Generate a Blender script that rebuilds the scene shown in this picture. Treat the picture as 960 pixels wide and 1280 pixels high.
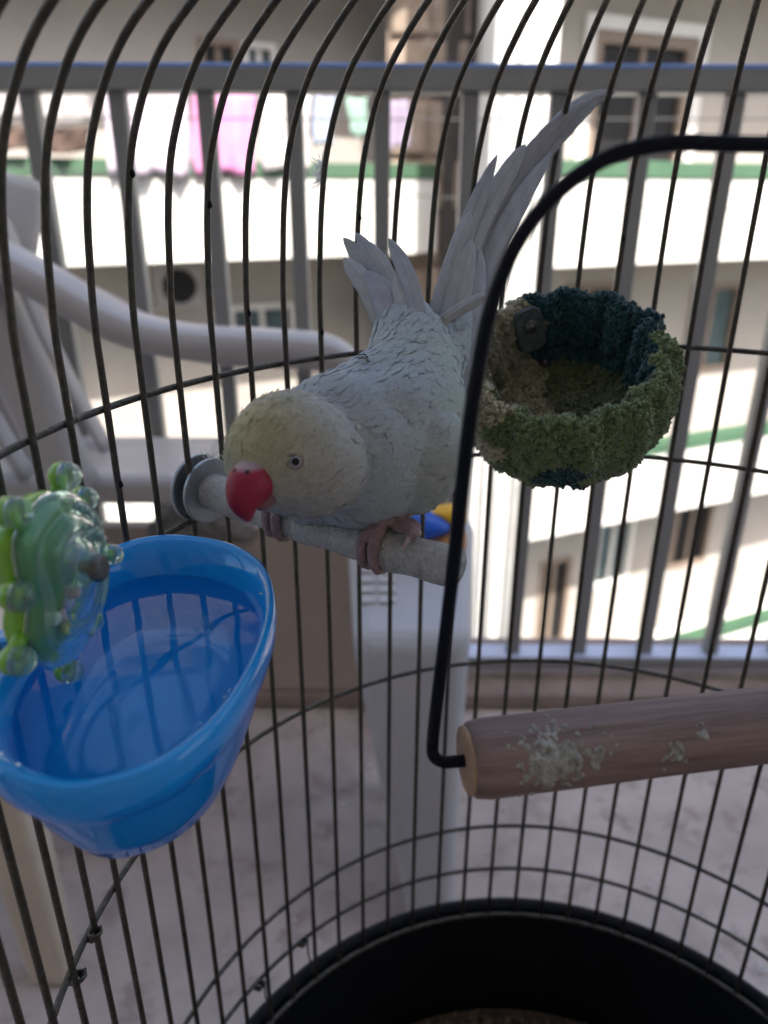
import bpy, bmesh, math, random
import numpy as np
from mathutils import Vector, Matrix
from mathutils.bvhtree import BVHTree

for o in list(bpy.data.objects):
    bpy.data.objects.remove(o, do_unlink=True)
scene = bpy.context.scene
col = scene.collection
random.seed(7)
rng = np.random.default_rng(11)
R = math.radians

# ------------------------------------------------------------------ camera
EYE = 0.80                      # lens height above the balcony floor
FPX, PITCH, ROLL = 940.0, 0.4077, 0.0034
cp, sp = math.cos(PITCH), math.sin(PITCH)
FW = np.array([0, cp, -sp])
_r = np.array([1.0, 0, 0]); _u = np.cross(_r, FW)
RT = math.cos(ROLL) * _r + math.sin(ROLL) * _u
UP = -math.sin(ROLL) * _r + math.cos(ROLL) * _u
cam_d = bpy.data.cameras.new('camera')
cam = bpy.data.objects.new('camera', cam_d)
col.objects.link(cam)
cam.matrix_world = Matrix(((RT[0], UP[0], -FW[0], 0), (RT[1], UP[1], -FW[1], 0),
                           (RT[2], UP[2], -FW[2], EYE), (0, 0, 0, 1)))
cam_d.sensor_fit = 'VERTICAL'
cam_d.sensor_height = 36.0
cam_d.lens = FPX / 1280 * 36
cam_d.clip_start = 0.01
cam_d.clip_end = 500
cam_d.dof.use_dof = True
cam_d.dof.focus_distance = 0.285
cam_d.dof.aperture_fstop = 8.0
scene.camera = cam

# ------------------------------------------------------------------ sky, sun, exposure
SUN_EL, SUN_AZ = R(52), R(157)          # azimuth clockwise from +Y: behind the camera, a little to the right
wd = bpy.data.worlds.new('World')
scene.world = wd
wd.use_nodes = True
nt = wd.node_tree
sky = nt.nodes.new('ShaderNodeTexSky')
sky.sky_type = 'NISHITA'
sky.sun_disc = False
sky.sun_elevation = SUN_EL
sky.sun_rotation = SUN_AZ
sky.dust_density = 4.0
sky.ozone_density = .4
bg = nt.nodes['Background']
bg.inputs['Strength'].default_value = 0.13
nt.links.new(sky.outputs['Color'], bg.inputs['Color'])
sl = bpy.data.lights.new('sun', 'SUN')
sl.energy = 3.6
sl.angle = R(0.53)
sl.color = (1.0, 0.95, 0.88)
sun = bpy.data.objects.new('sun', sl)
col.objects.link(sun)
sdir = Vector((math.sin(SUN_AZ) * math.cos(SUN_EL), math.cos(SUN_AZ) * math.cos(SUN_EL), math.sin(SUN_EL)))
sun.rotation_euler = (-sdir).to_track_quat('-Z', 'Y').to_euler()
sun.location = (3, -6, 12)
vs = scene.view_settings
vs.view_transform = 'Standard'
vs.look = 'None'
vs.exposure = 1.8
vs.gamma = 1.0
vs.use_curve_mapping = False
scene.render.engine = 'CYCLES'
scene.cycles.max_bounces = 10
scene.cycles.diffuse_bounces = 5
scene.cycles.transparent_max_bounces = 16


# ------------------------------------------------------------------ helpers
def at(x, y, d):
    """world point seen at photograph position (x, y), d metres deep along the lens axis"""
    v = FW + (x - 480) / FPX * RT - (y - 640) / FPX * UP
    p = v * d
    return Vector((p[0], p[1], p[2] + EYE))


def px(r, d):
    return r * d / FPX


def link(name, me, m=None, parent=None):
    o = bpy.data.objects.new(name, me)
    col.objects.link(o)
    if m is not None:
        if not me.materials:
            me.materials.append(m)
    if parent is not None:
        o.parent = parent
    return o


def tag(o, label=None, cat=None, group=None, kind=None):
    if label: o['label'] = label
    if cat: o['category'] = cat
    if group: o['group'] = group
    if kind: o['kind'] = kind
    return o


def empty(name, loc, label, cat, group=None):
    o = bpy.data.objects.new(name, None)
    col.objects.link(o)
    o.location = loc
    o.empty_display_size = 0.02
    tag(o, label, cat, group)
    return o


def adopt(child, parent):
    """parent keeping the world placement (parents are unrotated empties or meshes at identity)"""
    child.parent = parent
    child.matrix_parent_inverse = Matrix.Translation(parent.location).inverted() if parent.parent is None else Matrix.Identity(4)
    return child


def mesh(name, V, F, smooth=True):
    me = bpy.data.meshes.new(name)
    me.from_pydata([tuple(v) for v in V], [], F)
    me.update()
    if smooth:
        me.polygons.foreach_set('use_smooth', [True] * len(me.polygons))
    return me


class MB:
    def __init__(s):
        s.V = []; s.F = []

    def box(s, a, b, M=None):
        x0, y0, z0 = a; x1, y1, z1 = b
        n = len(s.V)
        P = [(x0, y0, z0), (x1, y0, z0), (x1, y1, z0), (x0, y1, z0), (x0, y0, z1), (x1, y0, z1), (x1, y1, z1), (x0, y1, z1)]
        s.V += [tuple(M @ Vector(p)) if M else p for p in P]
        s.F += [tuple(n + i for i in f) for f in ((0, 3, 2, 1), (4, 5, 6, 7), (0, 1, 5, 4), (1, 2, 6, 5), (2, 3, 7, 6), (3, 0, 4, 7))]
        return s

    def tube(s, pts, rad, seg=8, cap=True, closed=False):
        pts = [Vector(p) for p in pts]
        n0 = len(s.V); N = len(pts)
        rads = rad if isinstance(rad, (list, tuple)) else [rad] * N
        prev = None
        for i, p in enumerate(pts):
            if closed:
                t = pts[(i + 1) % N] - pts[i - 1]
            else:
                t = pts[min(i + 1, N - 1)] - pts[max(i - 1, 0)]
            t = t.normalized()
            if prev is None:
                a = Vector((0, 0, 1)) if abs(t.z) < .9 else Vector((1, 0, 0))
                u = t.cross(a).normalized()
            else:
                u = (prev - t * prev.dot(t)).normalized()
            prev = u
            v = t.cross(u)
            for k in range(seg):
                an = 2 * math.pi * k / seg
                s.V.append(tuple(p + (u * math.cos(an) + v * math.sin(an)) * rads[i]))
        for i in range(N if closed else N - 1):
            j = (i + 1) % N
            for k in range(seg):
                k2 = (k + 1) % seg
                s.F.append((n0 + i * seg + k, n0 + i * seg + k2, n0 + j * seg + k2, n0 + j * seg + k))
        if cap and not closed:
            s.F.append(tuple(n0 + k for k in range(seg))[::-1])
            s.F.append(tuple(n0 + (N - 1) * seg + k for k in range(seg)))
        return s

    def loft(s, rings, cap0=True, cap1=True):
        n0 = len(s.V); m = len(rings[0])
        for r in rings: s.V += [tuple(p) for p in r]
        for i in range(len(rings) - 1):
            for k in range(m):
                k2 = (k + 1) % m
                s.F.append((n0 + i * m + k, n0 + i * m + k2, n0 + (i + 1) * m + k2, n0 + (i + 1) * m + k))
        if cap0: s.F.append(tuple(n0 + k for k in range(m))[::-1])
        if cap1: s.F.append(tuple(n0 + (len(rings) - 1) * m + k for k in range(m)))
        return s

    def build(s, name, m, parent=None, smooth=False, bevel=0, seg=2):
        me = mesh(name, s.V, s.F, smooth)
        o = link(name, me, m)
        if parent is not None: adopt(o, parent)
        if bevel:
            b = o.modifiers.new('bevel', 'BEVEL'); b.width = bevel; b.segments = seg; b.limit_method = 'ANGLE'
        return o


def catmull(P, n=8, closed=False):
    P = [Vector(p) for p in P]; out = []; N = len(P)
    for i in range(N if closed else N - 1):
        p0 = P[i - 1] if (closed or i > 0) else P[0]
        p1 = P[i]; p2 = P[(i + 1) % N]
        p3 = P[(i + 2) % N] if (closed or i + 2 < N) else P[-1]
        for k in range(n):
            t = k / n
            out.append(.5 * (2 * p1 + (p2 - p0) * t + (2 * p0 - 5 * p1 + 4 * p2 - p3) * t * t + (3 * p1 - p0 - 3 * p2 + p3) * t ** 3))
    if not closed: out.append(P[-1])
    return out


# ---- implicit surfaces: smooth union of balls, meshed with surface nets
def smin(a, b, k):
    h = np.clip(.5 + .5 * (b - a) / k, 0, 1)
    return b * (1 - h) + a * h - k * h * (1 - h)


def balls(X, P, Rr, k):
    d = None
    for p, r in zip(P, Rr):
        e = np.sqrt(((X - np.array(p)) ** 2).sum(-1)) - r
        d = e if d is None else smin(d, e, k)
    return d


def chain(pts, n=8):
    """interpolate (x, y, z, r) control balls"""
    out = []
    for a, b in zip(pts[:-1], pts[1:]):
        for k in range(n):
            t = k / n
            out.append([a[i] * (1 - t) + b[i] * t for i in range(4)])
    out.append(list(pts[-1]))
    return out


def nets(f, lo, hi, h):
    lo = np.array(lo) - 2 * h; hi = np.array(hi) + 2 * h
    n = np.ceil((hi - lo) / h).astype(int) + 1
    ax = [lo[i] + h * np.arange(n[i]) for i in range(3)]
    G = np.stack(np.meshgrid(*ax, indexing='ij'), -1)
    D = f(G)
    s = D < 0
    c = np.zeros(tuple(n - 1), int)
    offs = [(i, j, k) for i in (0, 1) for j in (0, 1) for k in (0, 1)]
    sl_ = lambda A, o: A[o[0]:o[0] + n[0] - 1, o[1]:o[1] + n[1] - 1, o[2]:o[2] + n[2] - 1]
    for o in offs: c += sl_(s, o)
    act = (c > 0) & (c < 8)
    idx = -np.ones(act.shape, int)
    idx[act] = np.arange(act.sum())
    acc = np.zeros((act.sum(), 3)); cnt = np.zeros(act.sum())
    for a in offs:
        for ax_ in range(3):
            if a[ax_] == 0:
                b = list(a); b[ax_] = 1; b = tuple(b)
                da = sl_(D, a)[act]; db = sl_(D, b)[act]
                m = (da < 0) != (db < 0)
                t = np.where(m, da / np.where(m, da - db, 1), 0)
                p = np.array(a, float)[None, :] + np.zeros((len(t), 3))
                p[:, ax_] += t
                acc[m] += p[m]; cnt[m] += 1
    base = np.stack(np.nonzero(act), -1)
    V = lo + h * (base + acc / cnt[:, None])
    F = []
    for ax_ in range(3):
        b, c_ = (ax_ + 1) % 3, (ax_ + 2) % 3
        A0 = [slice(None)] * 3; A0[ax_] = slice(0, -1)
        A1 = [slice(None)] * 3; A1[ax_] = slice(1, None)
        cr = s[tuple(A0)] != s[tuple(A1)]
        I = np.stack(np.nonzero(cr), -1)
        I = I[(I[:, b] > 0) & (I[:, c_] > 0) & (I[:, b] < n[b] - 1) & (I[:, c_] < n[c_] - 1)]
        inside = s[tuple(I.T)]
        q = []
        for db, dc in ((0, 0), (1, 0), (1, 1), (0, 1)):
            J = I.copy(); J[:, b] -= 1 - db; J[:, c_] -= 1 - dc
            q.append(idx[tuple(J.T)])
        q = np.stack(q, -1)
        q[~inside] = q[~inside][:, ::-1]
        F += q.tolist()
    return V, F


def relax(V, F, it=2, w=.5):
    E = set()
    for f in F:
        for i in range(4):
            a, b = f[i], f[(i + 1) % 4]
            E.add((min(a, b), max(a, b)))
    E = np.array(list(E))
    for _ in range(it):
        acc = np.zeros_like(V); cnt = np.zeros(len(V))
        np.add.at(acc, E[:, 0], V[E[:, 1]]); np.add.at(acc, E[:, 1], V[E[:, 0]])
        np.add.at(cnt, E[:, 0], 1); np.add.at(cnt, E[:, 1], 1)
        V = V * (1 - w) + w * acc / cnt[:, None]
    return V


def vcol(me, C, name='tint'):
    a = me.color_attributes.new(name, 'FLOAT_COLOR', 'POINT')
    C = np.concatenate([np.asarray(C, float), np.ones((len(C), 1))], 1).astype(np.float32)
    a.data.foreach_set('color', C.ravel())


# ---- materials
def mat(name, base=(.5, .5, .5), rough=.5, var=0.0, scale=20, bump=0.0, bscale=60, metal=0, spec=.5,
        coat=0, trans=0, ior=1.45, attr=None, sss=0, detail=4, dark=None, dscale=8, dthr=.6, stretch=None, sheen=0):
    m = bpy.data.materials.new(name)
    m.use_nodes = True
    t = m.node_tree; N = t.nodes; L = t.links
    b = N['Principled BSDF']
    b.inputs['Roughness'].default_value = rough
    b.inputs['Metallic'].default_value = metal
    b.inputs['Specular IOR Level'].default_value = spec
    b.inputs['Coat Weight'].default_value = coat
    b.inputs['Transmission Weight'].default_value = trans
    b.inputs['IOR'].default_value = ior
    b.inputs['Sheen Weight'].default_value = sheen
    if sss:
        b.inputs['Subsurface Weight'].default_value = sss
        b.inputs['Subsurface Radius'].default_value = (.004, .003, .002)
        b.inputs['Subsurface Scale'].default_value = 1.0
    tc = N.new('ShaderNodeTexCoord')
    src = tc.outputs['Object']
    if stretch:
        mp = N.new('ShaderNodeMapping'); mp.inputs['Scale'].default_value = stretch
        L.new(src, mp.inputs['Vector']); src = mp.outputs['Vector']
    rgb = None
    if attr:
        a = N.new('ShaderNodeAttribute'); a.attribute_name = attr
        rgb = a.outputs['Color']
    b.inputs['Base Color'].default_value = (*base, 1)
    if var:
        n = N.new('ShaderNodeTexNoise'); n.inputs['Scale'].default_value = scale; n.inputs['Detail'].default_value = detail
        n.inputs['Roughness'].default_value = .62
        L.new(src, n.inputs['Vector'])
        mr = N.new('ShaderNodeMapRange'); mr.inputs['From Min'].default_value = .25; mr.inputs['From Max'].default_value = .75
        mr.inputs['To Min'].default_value = 1 - var; mr.inputs['To Max'].default_value = 1 + var
        L.new(n.outputs['Fac'], mr.inputs['Value'])
        mx = N.new('ShaderNodeMix'); mx.data_type = 'RGBA'; mx.blend_type = 'MULTIPLY'; mx.inputs['Factor'].default_value = 1
        if rgb is not None: L.new(rgb, mx.inputs['A'])
        else: mx.inputs['A'].default_value = (*base, 1)
        L.new(mr.outputs['Result'], mx.inputs['B'])
        rgb = mx.outputs['Result']
    if dark:
        n = N.new('ShaderNodeTexNoise'); n.inputs['Scale'].default_value = dscale; n.inputs['Detail'].default_value = 6
        n.inputs['Roughness'].default_value = .7
        L.new(src, n.inputs['Vector'])
        mr = N.new('ShaderNodeMapRange'); mr.inputs['From Min'].default_value = dthr; mr.inputs['From Max'].default_value = dthr + .12
        L.new(n.outputs['Fac'], mr.inputs['Value'])
        mx = N.new('ShaderNodeMix'); mx.data_type = 'RGBA'
        if rgb is not None: L.new(rgb, mx.inputs['A'])
        else: mx.inputs['A'].default_value = (*base, 1)
        mx.inputs['B'].default_value = (*dark, 1)
        L.new(mr.outputs['Result'], mx.inputs['Factor'])
        rgb = mx.outputs['Result']
    if rgb is not None: L.new(rgb, b.inputs['Base Color'])
    if bump:
        n = N.new('ShaderNodeTexNoise'); n.inputs['Scale'].default_value = bscale; n.inputs['Detail'].default_value = 5
        L.new(src, n.inputs['Vector'])
        bp = N.new('ShaderNodeBump'); bp.inputs['Strength'].default_value = bump; bp.inputs['Distance'].default_value = .002
        L.new(n.outputs['Fac'], bp.inputs['Height']); L.new(bp.outputs['Normal'], b.inputs['Normal'])
    return m


M = dict(
    wire=mat('aged_wire', (.085, .075, .058), .45, .35, 180, .5, 500, metal=.55, dark=(.16, .14, .11), dscale=120, dthr=.58),
    ring=mat('aged_ring_wire', (.075, .068, .055), .5, .4, 200, .6, 500, metal=.45, dark=(.2, .18, .15), dscale=150, dthr=.56),
    black=mat('black_plastic', (.005, .006, .009), .6, .3, 30, .2, 80, spec=.25, dark=(.05, .05, .045), dscale=60, dthr=.7),
    blackwire=mat('black_coated_wire', (.003, .004, .009), .5, .3, 60, .2, 200, spec=.2),
    dowel=mat('dowel_wood', (.235, .165, .145), .8, .5, 160, .9, 320, stretch=(.07, 1, 1), dark=(.15, .10, .088), dscale=60, dthr=.60),
    dowelend=mat('dowel_end_grain', (.40, .27, .17), .8, .3, 150, .7, 300),
    dropping=mat('dried_droppings', (.33, .325, .285), .9, .55, 320, .8, 500, dark=(.06, .07, .045), dscale=240, dthr=.62),
    sand=mat('sanded_perch', (.50, .49, .46), .95, .25, 420, 1.0, 900, dark=(.34, .33, .31), dscale=110, dthr=.55),
    zinc=mat('zinc_washer', (.34, .37, .38), .42, .25, 60, .2, 200, metal=.75),
    bird=mat('plumage', (.7, .7, .7), .82, .055, 260, .30, 420, attr='tint', spec=.2, sheen=.15, sss=.0),
    feather=mat('flight_feather', (.62, .66, .72), .7, .05, 200, .2, 700, attr='tint', spec=.3, stretch=None),
    vane=mat('wing_and_tail_vane', (.62, .66, .72), .7, .06, 200, .2, 700, attr='tint', spec=.3),
    bedding=mat('damp_bedding', (.09, .065, .045), .95, .5, 120, 1, 200),
    beak=mat('beak_horn', (.45, .03, .045), .48, .22, 90, .15, 300, attr='tint', spec=.35),
    foot=mat('foot_skin', (.31, .205, .21), .65, .22, 300, .9, 650),
    claw=mat('claw', (.40, .30, .28), .4),
    eye=mat('eye_dark', (.008, .006, .008), .12, spec=.4),
    iris=mat('eye_iris', (.34, .35, .39), .25),
    eyering=mat('eye_skin', (.27, .19, .18), .7, .1, 300),
    blue=mat('blue_plastic', (.016, .40, .78), .16, .07, 18, .05, 40, coat=.9, spec=.5),
    lime=mat('lime_plastic', (.20, .46, .025), .3, .12, 60, coat=.4),
    green=mat('green_plastic', (.035, .27, .045), .3, .15, 60, coat=.4),
    clear=mat('clear_plastic', (.62, .84, .76), .14, trans=.88, ior=1.13, coat=.8),
    screw=mat('steel_screw', (.13, .125, .12), .4, .2, 100, metal=.8),
    nest=mat('chenille_fleece', (.5, .5, .5), .95, .25, 300, .6, 500, attr='tint', spec=.1, sheen=.4),
    felt=mat('grey_leatherette', (.055, .066, .066), .6, .3, 150, .5, 400),
    floor=mat('balcony_screed', (.47, .40, .365), .85, .26, 9, .45, 60, dark=(.33, .265, .24), dscale=16, dthr=.53, detail=10),
    plaster=mat('plaster', (.80, .78, .75), .9, .05, 3, .2, 40),
    housewall=mat('house_render', (.48, .45, .42), .9, .08, 3, .2, 40),
    railmetal=mat('rail_aluminium', (.26, .265, .26), .42, .08, 12, .05, 50, metal=.55),
    sheen_pale=mat('pale_sky_sheen', (.44, .50, .66), .35, .1, 20),  # pale lavender painted for the sky's reflection on the bottom rail
    sheen_blue=mat('blue_sky_sheen', (.19, .32, .66), .35, .1, 20),  # blue painted for the sky's reflection on the top rail
    kerb=mat('kerb_stone', (.27, .21, .185), .85, .3, 15, .4, 60),
    chairw=mat('white_chair_plastic', (.41, .395, .395), .42, .06, 12, .08, 50, dark=(.38, .35, .34), dscale=9, dthr=.66),
    binw=mat('white_bin_plastic', (.43, .425, .44), .33, .06, 10, .05, 60, dark=(.45, .44, .43), dscale=10, dthr=.68),
    cream=mat('cream_board', (.40, .335, .285), .75, .08, 10, .1, 60),
    creamleg=mat('cream_plastic', (.56, .48, .38), .55, .1, 20, .1, 60),
    cloth=mat('grey_knit', (.20, .19, .18), .95, .45, 120, 1, 260),
    packblue=mat('packet_blue', (.008, .085, .46), .3, .1, 40),
    packyel=mat('packet_yellow', (.70, .38, .012), .35, .1, 40),
    packtan=mat('packet_tan', (.42, .22, .09), .5, .1, 40),
    white=mat('white_facade', (.60, .59, .565), .9, .14, 1.6, .25, 18, dark=(.30, .26, .21), dscale=1.1, dthr=.63, detail=8),
    wallb=mat('beige_facade', (.34, .315, .29), .9, .12, 1.2, .25, 18, dark=(.28, .24, .21), dscale=.9, dthr=.6, detail=8),
    greencap=mat('green_paint', (.048, .105, .060), .6, .15, 4, .2, 20),
    stone=mat('brown_stone', (.30, .235, .185), .9, .35, 3.2, 1, 9, dark=(.46, .40, .34), dscale=3.5, dthr=.55, detail=8),
    frame=mat('window_frame', (.22, .17, .135), .6, .1, 8),
    framew=mat('white_frame', (.66, .65, .63), .6, .05, 8),
    glass=mat('dark_glass', (.018, .018, .02), .35, .3, 3, spec=.15),
    glassb=mat('teal_glass', (.07, .10, .11), .35, .3, 3, spec=.2),
    inner=mat('dim_interior', (.09, .08, .075), .9, .3, 3),
    street=mat('street_asphalt', (.06, .06, .06), .9, .3, 2, .2, 20),
    pink=mat('pink_blanket', (.50, .21, .38), .95, .12, 4, .5, 14),
    lilac=mat('lilac_sheet', (.46, .40, .48), .95, .12, 5, .5, 14),
    towel=mat('white_towel', (.52, .50, .50), .95, .08, 5, .5, 14),
    mint=mat('mint_shirt', (.24, .36, .31), .95, .1, 6, .5, 14),
    skyshirt=mat('pale_blue_shirt', (.28, .32, .42), .95, .1, 6, .5, 14),
    mauve=mat('mauve_shirt', (.26, .22, .30), .95, .1, 6, .5, 14),
    brownc=mat('brown_rug', (.075, .05, .04), .95, .4, 6, .5, 14),
    greyc=mat('grey_sheet', (.34, .32, .32), .95, .2, 6, .5, 14),
    cable=mat('cable', (.05, .05, .05), .7),
    down=mat('down_feather', (.72, .72, .72), .95),
    litter=mat('cage_litter', (.15, .11, .075), .95, .6, 200, 1, 300, attr='tint'),
    bead_p=mat('pink_bead', (.66, .38, .52), .35), bead_l=mat('lilac_bead', (.40, .33, .60), .35), bead_w=mat('white_bead', (.72, .72, .66), .35),
    bead_y=mat('yellow_bead', (.62, .56, .12), .35),
    wood=mat('stool_wood', (.30, .21, .13), .7, .3, 20, .4, 60),
)
# water: clear, with a fresnel reflection
w_ = bpy.data.materials.new('water'); w_.use_nodes = True
t = w_.node_tree; t.nodes.clear()
out = t.nodes.new('ShaderNodeOutputMaterial'); mixs = t.nodes.new('ShaderNodeMixShader')
fr = t.nodes.new('ShaderNodeFresnel'); fr.inputs['IOR'].default_value = 1.2
tr = t.nodes.new('ShaderNodeBsdfTransparent'); tr.inputs['Color'].default_value = (.90, .97, 1, 1)
gl = t.nodes.new('ShaderNodeBsdfGlossy'); gl.inputs['Roughness'].default_value = .015
nz = t.nodes.new('ShaderNodeTexNoise'); nz.inputs['Scale'].default_value = 34; nz.inputs['Detail'].default_value = 1
tcw = t.nodes.new('ShaderNodeTexCoord'); t.links.new(tcw.outputs['Object'], nz.inputs['Vector'])
bpw = t.nodes.new('ShaderNodeBump'); bpw.inputs['Strength'].default_value = .35; bpw.inputs['Distance'].default_value = .001
t.links.new(nz.outputs['Fac'], bpw.inputs['Height'])
t.links.new(bpw.outputs['Normal'], gl.inputs['Normal']); t.links.new(bpw.outputs['Normal'], fr.inputs['Normal'])
t.links.new(fr.outputs['Fac'], mixs.inputs['Fac']); t.links.new(tr.outputs['BSDF'], mixs.inputs[1]); t.links.new(gl.outputs['BSDF'], mixs.inputs[2])
t.links.new(mixs.outputs['Shader'], out.inputs['Surface'])
M['water'] = w_

t = M['down'].node_tree
tl = t.nodes.new('ShaderNodeBsdfTranslucent'); tl.inputs['Color'].default_value = (.75, .75, .75, 1)
ms = t.nodes.new('ShaderNodeMixShader'); ms.inputs['Fac'].default_value = .5
t.links.new(t.nodes['Principled BSDF'].outputs['BSDF'], ms.inputs[1]); t.links.new(tl.outputs['BSDF'], ms.inputs[2])
t.links.new(ms.outputs['Shader'], t.nodes['Material Output'].inputs['Surface'])
t = M['blue'].node_tree
tl = t.nodes.new('ShaderNodeBsdfTranslucent'); tl.inputs['Color'].default_value = (.03, .48, .95, 1)
ms = t.nodes.new('ShaderNodeMixShader'); ms.inputs['Fac'].default_value = .42
t.links.new(t.nodes['Principled BSDF'].outputs['BSDF'], ms.inputs[1]); t.links.new(tl.outputs['BSDF'], ms.inputs[2])
t.links.new(ms.outputs['Shader'], t.nodes['Material Output'].inputs['Surface'])
t = M['vane'].node_tree
tl = t.nodes.new('ShaderNodeBsdfTranslucent')
at_ = [n for n in t.nodes if n.type == 'ATTRIBUTE'][0]
t.links.new(at_.outputs['Color'], tl.inputs['Color'])
ms = t.nodes.new('ShaderNodeMixShader'); ms.inputs['Fac'].default_value = .08
t.links.new(t.nodes['Principled BSDF'].outputs['BSDF'], ms.inputs[1]); t.links.new(tl.outputs['BSDF'], ms.inputs[2])
t.links.new(ms.outputs['Shader'], t.nodes['Material Output'].inputs['Surface'])
# plumage: fine overlapping scallops and barbs as relief
for k_, vs_, st_ in (('bird', 300, .12), ('feather', 0, 0)):
    if not vs_: continue
    t = M[k_].node_tree
    b0 = [n for n in t.nodes if n.type == 'BUMP'][0]
    vo = t.nodes.new('ShaderNodeTexVoronoi'); vo.inputs['Scale'].default_value = vs_; vo.feature = 'SMOOTH_F1'
    tcv = [n for n in t.nodes if n.type == 'TEX_COORD'][0]
    mpv = t.nodes.new('ShaderNodeMapping'); mpv.inputs['Rotation'].default_value = (.5, .35, .9); mpv.inputs['Scale'].default_value = (.55, 1.2, 1.2)
    t.links.new(tcv.outputs['Object'], mpv.inputs['Vector']); t.links.new(mpv.outputs['Vector'], vo.inputs['Vector'])
    b1 = t.nodes.new('ShaderNodeBump'); b1.inputs['Strength'].default_value = st_; b1.inputs['Distance'].default_value = .0015
    t.links.new(vo.outputs['Distance'], b1.inputs['Height']); t.links.new(b0.outputs['Normal'], b1.inputs['Normal'])
    t.links.new(b1.outputs['Normal'], t.nodes['Principled BSDF'].inputs['Normal'])
# ================================================================== SETTING
o = MB().box((-60, -40, -9.0), (60, 60, -8.9)).build('ground', M['street']); tag(o, kind='structure')
o = MB().box((-3.2, -1.3, -0.16), (3.4, 1.20, 0)).build('balcony_floor', M['floor']); tag(o, kind='structure')
o = MB().box((-3.2, -1.3, 2.45), (3.4, .25, 2.62)).build('balcony_ceiling', M['plaster']); tag(o, kind='structure')
o = MB().box((-6, -1.6, -8.9), (7, -1.302, 7.0)).build('house_wall', M['housewall']); tag(o, kind='structure')
o = MB().box((-3.2, 1.02, 0.003), (3.4, 1.195, 0.032)).build('balcony_kerb', M['kerb'], bevel=.006); tag(o, kind='structure')

# railing
RY = 1.075
rail = empty('balcony_railing', (0, RY, .032), 'grey aluminium balcony railing with square balusters at the floor edge', 'railing')
MB().box((-3.1, RY - .022, EYE + .108), (3.3, RY + .026, EYE + .136)).build('top_rail', M['railmetal'], rail, bevel=.003)
MB().box((-3.1, RY - .0225, EYE + .1335), (3.3, RY + .0265, EYE + .1385)).build('sky_sheen_strip', M['sheen_blue'], rail, bevel=.001)  # added strip, coloured like sky reflected along the rail's top edge
MB().box((-3.1, RY - .020, EYE - .742), (3.3, RY + .022, EYE - .722)).build('bottom_rail', M['railmetal'], rail, bevel=.003)
MB().box((-3.1, RY - .018, EYE - .7215), (3.3, RY + .020, EYE - .7195)).build('sky_sheen_strip', M['sheen_pale'], rail)  # added strip, its pale colour stands for sky mirrored in the rail
me = None
for i in range(-27, 29):
    x = -.004 + i * .111
    if me is None:
        ob = MB().box((-.0105, -.0105, EYE - .722), (.0105, .0105, EYE + .1085)).build('baluster', M['railmetal'], rail, bevel=.002)
        me = ob.data
    else:
        ob = link('baluster', me); adopt(ob, rail)
        b = ob.modifiers.new('bevel', 'BEVEL'); b.width = .002; b.segments = 2
    ob.location = (x, RY + .001, 0)
for x in (-2.2, -1.1, .99, 2.1):
    MB().box((x - .014, RY - .012, .030), (x + .014, RY + .014, EYE - .7415)).build('foot_bracket', M['railmetal'], rail)


# ------------------------------------------------------------------ opposite building
def wing(name, label, org, yaw, s0, s1, win, wallm, k_levels=(-2, -1, 0, 1)):
    u = Vector((math.cos(yaw), math.sin(yaw), 0)); v = Vector((-math.sin(yaw), math.cos(yaw), 0))
    T = Matrix(((u.x, v.x, 0, org[0]), (u.y, v.y, 0, org[1]), (0, 0, 1, EYE), (0, 0, 0, 1)))
    root = empty(name, (org[0], org[1], -8.9), label, 'building')
    BD = 1.35
    S = sorted({s0, s1, *[w[0] for w in win], *[w[1] for w in win]}); Zs = sorted({-9.7, 6.2, *[w[2] for w in win], *[w[3] for w in win]})
    mb = MB()
    for a, b in zip(S[:-1], S[1:]):
        for c, d in zip(Zs[:-1], Zs[1:]):
            if any(w[0] <= a and b <= w[1] and w[2] <= c and d <= w[3] for w in win): continue
            mb.box((a, BD, c), (b, BD + .25, d), T)
    mb.build('wall', wallm, root)
    MB().box((s0, BD + .9, -9.7), (s1, BD + 1.1, 6.2), T).build('inner_wall', M['inner'], root)
    for w in win:
        fm = M[w[4]]; gm = M[w[5]]; fw = w[6] if len(w) > 6 else .07
        a, b, c, d = w[:4]
        f = MB()
        f.box((a + .003, BD - .03, c + .003), (a + fw, BD + .12, d - .003), T).box((b - fw, BD - .03, c + .003), (b - .003, BD + .12, d - .003), T)
        f.box((a + fw, BD - .03, c + .003), (b - fw, BD + .12, c + fw), T).box((a + fw, BD - .03, d - fw), (b - fw, BD + .12, d - .003), T)
        mid = (a + b) / 2
        f.box((mid - .03, BD + .02, c + fw), (mid + .03, BD + .1, d - fw), T)
        fo = f.build('window', fm, root)
        for (p, q) in ((a + fw, mid - .03), (mid + .03, b - fw)):
            ob = MB().box((p - .004, BD + .05, c + fw - .004), (q + .004, BD + .06, d - fw + .004), T).build('pane', gm)
            adopt(ob, fo)
    for k in k_levels:
        top = .25 + 3.05 * k
        MB().box((s0, 0, top - .99), (s1, BD - .003, top - .85), T).build('balcony_slab', M['white'], root)
        MB().box((s0, .003, top - .848), (s1, .12, top - .16), T).build('parapet', M['white'], root)
        MB().box((s0 - .01, -.02, top - .158), (s1 + .01, .14, top), T).build('parapet_cap', M['greencap'], root, bevel=.01)
    return root, T


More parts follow.
